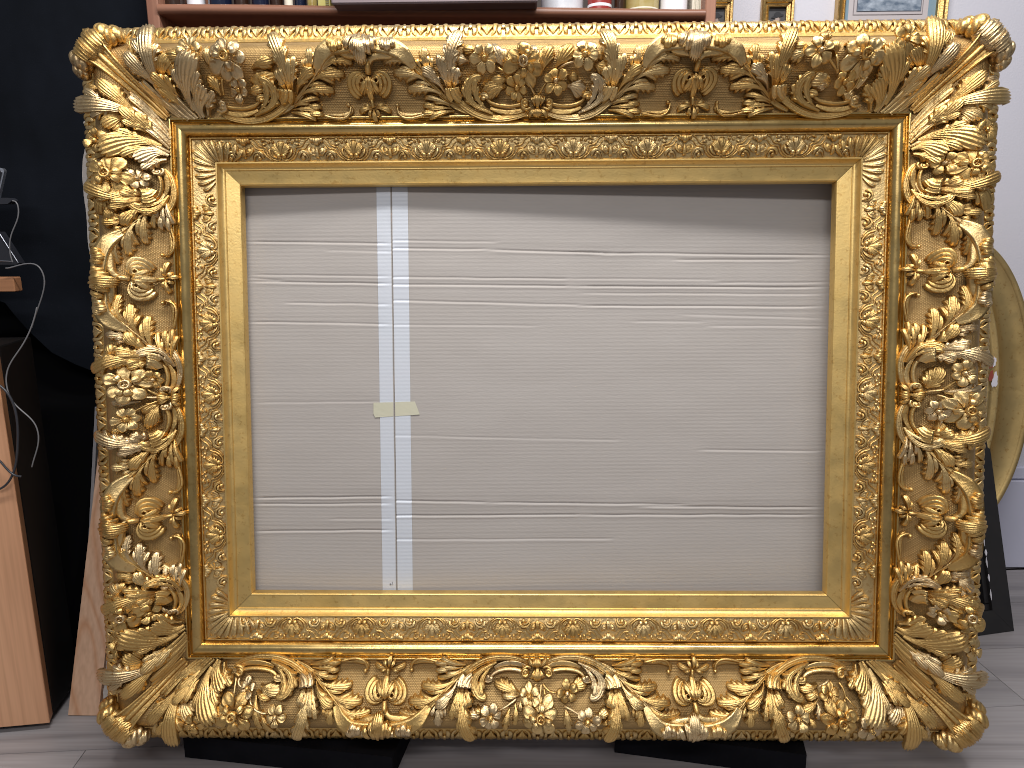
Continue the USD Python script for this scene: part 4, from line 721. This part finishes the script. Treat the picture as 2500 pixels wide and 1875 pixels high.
def jar(name, label, cat, pxl, pxr, dy, mats, ht=0.12, kind='jar', band=None):
    Y = BKY + 0.03 + dy; cx = (at_y(pxl, 12, Y)[0] + at_y(pxr, 12, Y)[0]) / 2; r = (at_y(pxr, 12, Y)[0] - at_y(pxl, 12, Y)[0]) / 2; z0 = zshelf(cx)
    t = thing(name, label, cat); mv = lambda m: (m[0] + [cx, Y + r, z0], m[1])
    obj('body', mv(revolve([(0.001, 0), (r * 0.86, 0), (r * 0.97, 0.002), (r, 0.006), (r, ht * 0.8), (r * 0.9, ht * 0.9), (r * 0.62, ht * 0.96), (r * 0.6, ht)])), mats[0], t, smooth=40)
    obj('lid', mv(revolve([(0.001, ht + 0.016), (r * 0.64, ht + 0.016), (r * 0.66, ht + 0.012), (r * 0.66, ht - 0.004), (r * 0.6, ht - 0.006)])), mats[1], t, smooth=40)
    if band: obj('label', mv(revolve([(r * 1.004, band[0]), (r * 1.012, band[0] + 0.0005), (r * 1.012, band[1]), (r * 1.004, band[1] + 0.0005)])), band[2], t, smooth=False)
GDK = plain('dark_blue_glass', (0.006, 0.010, 0.03), 0.08, coat=0.6); GBR = plain('brown_glass', (0.03, 0.014, 0.008), 0.1, coat=0.5); CAPD = plain('black_cap', (0.02, 0.02, 0.02), 0.4); WHT = plain('white_plastic', (0.78, 0.80, 0.86), 0.4)
REDP = plain('red_paint', (0.28, 0.035, 0.03), 0.3); YGL = plain('olive_yellow_glass', (0.32, 0.24, 0.06), 0.15, color2=(0.42, 0.36, 0.18), scale=30); GCL = plain('clear_jar_contents', (0.50, 0.53, 0.58), 0.2, color2=(0.66, 0.68, 0.72), scale=22); CRM = plain('cream_label', (0.70, 0.66, 0.55), 0.6); YLB = plain('yellow_label', (0.62, 0.56, 0.12), 0.5, color2=(0.55, 0.5, 0.2))
for i, (a, b, lab, m, bd) in enumerate(((392, 440, 'dark glass bottle at the left end of the shelf', GBR, None), (450, 492, 'dark blue bottle with a white label, second from the left on the shelf', GDK, (0.008, 0.05, WHT)), (500, 556, 'wide dark blue bottle, third from the left on the shelf', GDK, None), (566, 604, 'narrow black bottle left of the middle group on the shelf', GBR, None), (610, 650, 'dark blue bottle right of the narrow black one', GDK, None), (655, 688, 'small dark bottle left of the pale label bottle', GBR, None), (692, 712, 'thin bottle with a pale label on the shelf', GDK, (0.003, 0.05, CRM)), (716, 745, 'dark grey bottle beside the gold label bottle', GDK, None), (748, 772, 'small bottle with a gold label near the yellow box', GBR, (0.003, 0.05, YGL)))):
    jar('bottle', lab, 'bottle', a, b, 0.0 + 0.012 * (i % 2), (m, CAPD), 0.14, band=bd)
xa, xb = at_y(776, 10, BKY + 0.03)[0], at_y(806, 10, BKY + 0.03)[0]
YB = thing('yellow_box', 'small yellow card box beside the weathered wooden box', 'box'); obj('carton', box((xa, BKY + 0.03, zshelf(xa)), (xb, BKY + 0.10, zshelf(xa) + 0.12), 0.001), YLB, YB, smooth=False)
obj('print_line', [box((xa + 0.016, BKY + 0.0285, zshelf(xa) + 0.002 + 0.004 * i), (xb - 0.002, BKY + 0.0294, zshelf(xa) + 0.0035 + 0.004 * i)) for i in range(9)], plain('label_print', (0.16, 0.16, 0.08), 0.6), YB, smooth=False)
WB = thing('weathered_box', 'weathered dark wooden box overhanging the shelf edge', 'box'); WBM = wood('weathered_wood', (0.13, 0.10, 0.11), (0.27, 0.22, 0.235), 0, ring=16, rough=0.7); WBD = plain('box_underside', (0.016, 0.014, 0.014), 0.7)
f0, f1 = at_y(808, 6, BKY - 0.055), at_y(1312, 9, BKY - 0.055); zf = (f0[2] + f1[2]) / 2
obj('body', box((f0[0], BKY - 0.055, zf), (f1[0], BKY + 0.14, zf + 0.11), 0.003), WBM, WB, smooth=False)
obj('base', box((f0[0] + 0.012, BKY - 0.035, max(zshelf(f0[0]), zshelf(f1[0])) + 0.001), (f1[0] - 0.012, BKY + 0.13, zf + 0.001)), WBD, WB, smooth=False)
jar('glass_jar', 'clear jar of whitish lumps beside the weathered box', 'jar', 1322, 1428, 0.0, (GCL, CAPD), 0.11)
jar('red_jar', 'red jar with a pale band on the shelf', 'jar', 1437, 1496, 0.0, (REDP, CAPD), 0.10, band=(0.011, 0.016, WHT))
jar('bottle', 'dark bottle between the red jar and the olive jar', 'bottle', 1501, 1529, 0.02, (GBR, CAPD), 0.12)
jar('glass_jar', 'olive yellow glass jar right of the red jar', 'jar', 1532, 1615, 0.0, (YGL, CAPD), 0.10, band=(0.007, 0.0095, CRM))
jar('white_pot', 'white plastic pot near the right post of the shelf', 'pot', 1618, 1684, 0.0, (WHT, WHT), 0.09)
xa, xb = at_y(1690, 10, BKY + 0.05)[0], at_y(1714, 10, BKY + 0.05)[0]
obj('paper_stack', [box((xa + i * (xb - xa) / 5, BKY + 0.05 + 0.003 * (i % 2), zshelf(xb)), (xa + (i + 0.86) * (xb - xa) / 5, BKY + 0.2, zshelf(xb) + 0.12 - 0.006 * (i % 3))) for i in range(5)], CRM, smooth=False, label='upright pale papers against the right post of the bookcase', category='papers')

# ------------------------------------------------------------------ pictures on the wall
OLDG = gold('old_gilt', (0.55, 0.37, 0.14), (0.36, 0.23, 0.09), rough=(0.3, 0.5), speck=0.7); OLDG2 = gold('bronze_gilt', (0.62, 0.455, 0.20), (0.52, 0.37, 0.15), rough=(0.40, 0.52), speck=0.45, bump=0.1, patch=4); EDG = plain('frame_side_brown', (0.10, 0.045, 0.03), 0.5)
def mitred(x0, x1, z0, z1, w, prof, y, mat, par, name='frame_side'):
    """four frame sides with the profile [(0..1 across from the outside in, height off the wall)]"""
    for k in range(4):
        rows = []
        for u, hgt in prof:
            q = [(x0 + u * w, z0 + u * w), (x1 - u * w, z0 + u * w), (x1 - u * w, z1 - u * w), (x0 + u * w, z1 - u * w)]
            a, b = q[k], q[(k + 1) % 4]; rows += [(a[0], y - hgt, a[1]), (b[0], y - hgt, b[1])]
        obj(name, (np.array(rows), grid_faces(len(prof), 2)), mat, par, smooth=False)
PP = [(0, 0), (0, 0.012), (0.15, 0.016), (0.4, 0.015), (0.5, 0.010), (0.75, 0.009), (0.85, 0.012), (1, 0.011), (1, 0.002)]
BGP = plain('portrait_ground', (0.05, 0.05, 0.055), 0.4, color2=(0.085, 0.085, 0.09), scale=25); SKN = plain('portrait_face', (0.42, 0.33, 0.29), 0.5); HATM = plain('portrait_hat', (0.018, 0.018, 0.022), 0.5); DRS = plain('portrait_dress', (0.13, 0.16, 0.22), 0.5, color2=(0.26, 0.29, 0.34), scale=60); HRM = plain('portrait_hair', (0.10, 0.075, 0.06), 0.6)
def flat(pts, y, mat, par, name):
    import shapely
    pg = shapely.Polygon(pts).buffer(0.001).buffer(-0.001) if len(pts) > 2 else None
    pg = max(getattr(pg, 'geoms', [pg]), key=lambda g: g.area)
    t = trimesh.creation.extrude_polygon(pg, 0.0004, engine='earcut'); v = np.array(t.vertices); obj(name, (np.stack([v[:, 0], y - v[:, 2], v[:, 1]], 1), np.array(t.faces)), mat, par, smooth=False)
def miniature(xo0, xo1, ptop, label, off, face):
    Y = WALLY - 0.001; a, b = at_y(xo0, 30, Y), at_y(xo1, 30, Y); zt_ = at_y(xo0, ptop, Y)[2]; x0, x1 = a[0], b[0]; w = (x1 - x0) * 0.23; z0 = zt_ - (x1 - x0) * 1.35
    t = thing('miniature_portrait', label, 'picture'); mitred(x0, x1, z0, zt_, w, PP, Y, OLDG, t)
    ix0, ix1, iz0, iz1 = x0 + w, x1 - w, z0 + w, zt_ - w; flat([(ix0, iz0), (ix1, iz0), (ix1, iz1), (ix0, iz1)], Y - 0.002, BGP, t, 'painting')
    W = ix1 - ix0; cx = ix0 + W * (0.5 + off); top = iz1
    E = lambda ex, ez, rx, rz, n=20, tilt=0.0: [(ex + rx * math.cos(q) * math.cos(tilt) - rz * math.sin(q) * math.sin(tilt), ez + rx * math.cos(q) * math.sin(tilt) + rz * math.sin(q) * math.cos(tilt)) for q in np.linspace(0, 2 * np.pi, n, endpoint=False)]
    zf_ = top - W * 0.62
    flat(E(cx + face * W * 0.02, zf_ - 0.02 * W, W * 0.20, W * 0.23), Y - 0.0026, HRM, t, 'hair')
    flat([(cx - W * 0.42, iz0 + W * 0.02), (cx + W * 0.40, iz0 + W * 0.02), (cx + W * 0.36, zf_ - W * 0.42), (cx + W * 0.12, zf_ - W * 0.27), (cx - W * 0.12, zf_ - W * 0.27), (cx - W * 0.34, zf_ - W * 0.40)], Y - 0.0028, DRS, t, 'dress')
    flat(E(cx, zf_ - W * 0.02, W * 0.125, W * 0.18), Y - 0.0034, SKN, t, 'face')
    flat(E(cx, zf_ + W * 0.17, W * 0.36, W * 0.075, tilt=0.22 * face), Y - 0.0040, HATM, t, 'hat_brim'); flat(E(cx, zf_ + W * 0.26, W * 0.20, W * 0.14), Y - 0.0042, HATM, t, 'hat_crown')
miniature(1705, 1787, 1.5, 'small gilt framed portrait half hidden behind the right post of the bookcase', 0.05, 1)
miniature(1856, 1935, 1.0, 'small gilt framed portrait with a black hat hanging on the open wall', 0.05, 1)
Y = WALLY - 0.001
pa, pb = at_y(2037, 28, Y), at_y(2303, 28, Y); PR = thing('framed_print', 'grey landscape print in a blue mat and thin gilt frame on the wall', 'picture')
x0, x1 = pa[0], pb[0]; z0 = at_y(2037, 86, Y)[2]; z1 = z0 + 0.24; sc = (x1 - x0) / 266.0
mitred(x0, x1, z0, z1, 21 * sc, [(0, 0), (0, 0.022), (0.1, 0.024), (0.35, 0.022), (0.45, 0.017), (0.8, 0.013), (0.9, 0.015), (1, 0.014), (1, 0.003)], Y, OLDG, PR)
def panel(p0, p1, zb_, y, mat, name): obj(name, box((at_y(p0, 20, Y)[0], y - 0.0004, at_y(2100, zb_, Y)[2]), (at_y(p1, 20, Y)[0], y, z1 - 0.02)), mat, PR, smooth=False)
panel(2056, 2284, 68, Y - 0.003, plain('blue_mat', (0.19, 0.29, 0.36), 0.7, color2=(0.22, 0.32, 0.39)), 'mat_board')
panel(2070, 2264, 50, Y - 0.0038, plain('cream_card', (0.50, 0.46, 0.47), 0.7), 'inner_card'); panel(2081, 2251, 38.5, Y - 0.0046, plain('ruled_border', (0.24, 0.21, 0.22), 0.7), 'border_line'); panel(2083, 2249, 37, Y - 0.0052, plain('border_card', (0.48, 0.44, 0.45), 0.7), 'border_card'); panel(2089, 2246, 30.5, Y - 0.0060, plain('border_dark', (0.12, 0.13, 0.16), 0.7), 'border_line')
panel(2091, 2244, 29, Y - 0.0068, plain('grey_landscape_print', (0.10, 0.14, 0.20), 0.6, color2=(0.42, 0.48, 0.56), scale=45.0, stretch=(1, 1, 1.6)), 'print')

# ------------------------------------------------------------------ right: oval gilt frame on the wall side, black frame leaning in front of it
OV = thing('oval_frame', 'oval matt gold frame with red and white chips leaning at the wall', 'picture frame')
oc = at_y(2330, 953, 0.66); kx = np.linalg.norm(at_y(2512, 953, 0.66) - oc); top_, bot_ = at_y(2440, 655, 0.66), at_y(2440, 1252, 0.66)
ra, rb = kx, kx * 373 / 182.5 * 1.0
tiltx = 0.10
prof_o = [(1.0, 0.0, -0.03), (1.0, 0.0, 0.012), (1, -0.003, 0.018), (1, -0.008, 0.019), (1, -0.012, 0.014), (1, -0.022, 0.006), (1, -0.036, 0.003), (1, -0.050, 0.008), (1, -0.060, 0.018), (1, -0.064, 0.024), (1, -0.068, 0.024), (1, -0.071, 0.019), (1, -0.076, 0.018), (1, -0.079, 0.022), (1, -0.083, 0.021), (1, -0.087, 0.015), (1, -0.098, 0.009), (1, -0.102, 0.006), (1, -0.102, -0.03)]
def oval(prof, a0, a1, n):
    a = np.linspace(a0, a1, n); V = []
    for q in a:
        for _, o, hgt in prof:
            o = o * 1.4
            lx, lz, ly = (ra + o) * math.cos(q), (rb + o) * math.sin(q), -hgt
            V.append((oc[0] + lx, oc[1] + ly * math.cos(tiltx) + lz * math.sin(tiltx), oc[2] + lz * math.cos(tiltx) - ly * math.sin(tiltx)))
    return np.array(V), grid_faces(n, len(prof))
for nm, i0, i1 in (('outer_rim', 0, 5), ('cove', 4, 10), ('inner_bead', 9, 19)):
    obj(nm, oval(prof_o[i0:i1], 0, 2 * np.pi, 161), OLDG2, OV)
CHW = plain('white_gesso', (0.72, 0.70, 0.76), 0.7); CHR = plain('red_bole', (0.30, 0.06, 0.04), 0.6)
def chip(px, py, wx, hz, mat, nm, lift, seed):
    a = math.asin(max(-1, min(1, (953 - py) / 373))); r_ = random.Random(seed)
    p = None; best = 1e9
    for o in np.linspace(-0.143, -0.084, 30):
        hgt = float(np.interp(-o, [-q[1] * 1.4 for q in prof_o[1:18]], [q[2] for q in prof_o[1:18]]))
        lx, lz = (ra + o) * math.cos(a), (rb + o) * math.sin(a); W_ = np.array([oc[0] + lx, oc[1] - (hgt + lift), oc[2] + lz]); W_[1] += lz * math.sin(tiltx)
        tgt = at_y(px, py, W_[1])
        if abs(tgt[0] - W_[0]) < best: best, p = abs(tgt[0] - W_[0]), np.array([tgt[0], W_[1] - 0.0015, tgt[2]])
    pts = []
    for k in range(26):
        q = k / 26 * 2 * math.pi; rr = 1 + r_.uniform(-0.22, 0.22); pts.append((p[0] + wx * rr * math.cos(q), p[2] + hz * rr * math.sin(q)))
    flat(pts, p[1], mat, OV, nm)
chip(2420, 884, 0.0055, 0.015, CHR, 'red_chip', 0.004, 1); chip(2419, 918, 0.005, 0.014, CHR, 'red_chip', 0.004, 2); chip(2426, 883, 0.0055, 0.012, CHW, 'white_chip', 0.006, 3); chip(2428, 927, 0.0075, 0.018, CHW, 'white_chip', 0.006, 4)
BF = thing('chipped_picture_frame', 'plain black picture frame with chipped inner edge leaning behind the gilt frame', 'picture frame')
BFM = plain('black_lacquer', (0.010, 0.009, 0.010), 0.45, color2=(0.016, 0.014, 0.014), bump=0.08)
p_br = at_floor(2476, 1540, 0.001); p_bl0 = at_floor(2383, 1553, 0.001); exv = (p_bl0 - p_br); exv /= np.linalg.norm(exv); p_tr = at_y(2408, 1022, p_br[1] + 0.20); ezv = p_tr - p_br; hgt = np.linalg.norm(ezv); ezv /= hgt; eyv = np.cross(exv, ezv); eyv = eyv if eyv[1] < 0 else -eyv
BWD = 0.62; sw = 0.052
def bpt(u, v, w): return p_br + exv * u + ezv * v + eyv * w
def bar(u0, u1, v0, v1, cut, w0=-0.02, w1=0.0):
    obj('frame_side', hull([bpt(u, v, w) for u, v in cut for w in (w0, w1)]), BFM, BF, smooth=False)
hgt2 = hgt + 0.02
bar(0, 0, 0, 0, ((0, 0), (BWD, 0), (BWD - sw, sw), (sw, sw))); bar(0, 0, 0, 0, ((0, 0.0004), (0, hgt2), (sw, hgt2 - sw), (sw, sw + 0.0004))); bar(0, 0, 0, 0, ((BWD, 0.0004), (BWD, hgt2), (BWD - sw, hgt2 - sw), (BWD - sw, sw + 0.0004))); bar(0, 0, 0, 0, ((0, hgt2 + 0.0004), (BWD, hgt2 + 0.0004), (BWD - sw, hgt2 - sw + 0.0004), (sw, hgt2 - sw + 0.0004)))
obj('inner_lip', [hull([bpt(u, v, w) for u in (sw + 0.0005, BWD - sw - 0.0005) for v in (sw + 0.0005, sw + 0.014) for w in (-0.022, -0.008)]), hull([bpt(u, v, w) for u in (sw + 0.0005, sw + 0.012) for v in (sw + 0.016, hgt2 - sw) for w in (-0.022, -0.008)])], BFM, BF, smooth=False)
obj('backing', hull([bpt(u, v, w) for u in (0.02, BWD - 0.02) for v in (0.02, hgt2 - 0.02) for w in (-0.028, -0.024)]), plain('black_backing', (0.008, 0.008, 0.009), 0.8), BF, smooth=False)
for v0, v1, ww in ((0.075, 0.10, 0.0014), (0.118, 0.135, 0.002), (0.150, 0.175, 0.0012), (0.178, 0.192, 0.003), (0.20, 0.24, 0.0012), (0.26, 0.272, 0.002)):
    obj('paint_chip', hull([bpt(sw - ww + dx, v, 0.0004) for v in (v0, v1) for dx in (0, ww)] + [bpt(sw - ww * 1.6, (v0 + v1) / 2, 0.0006), bpt(sw + 0.0004, (v0 + v1) / 2, -0.002)]), CHW, BF, smooth=False)
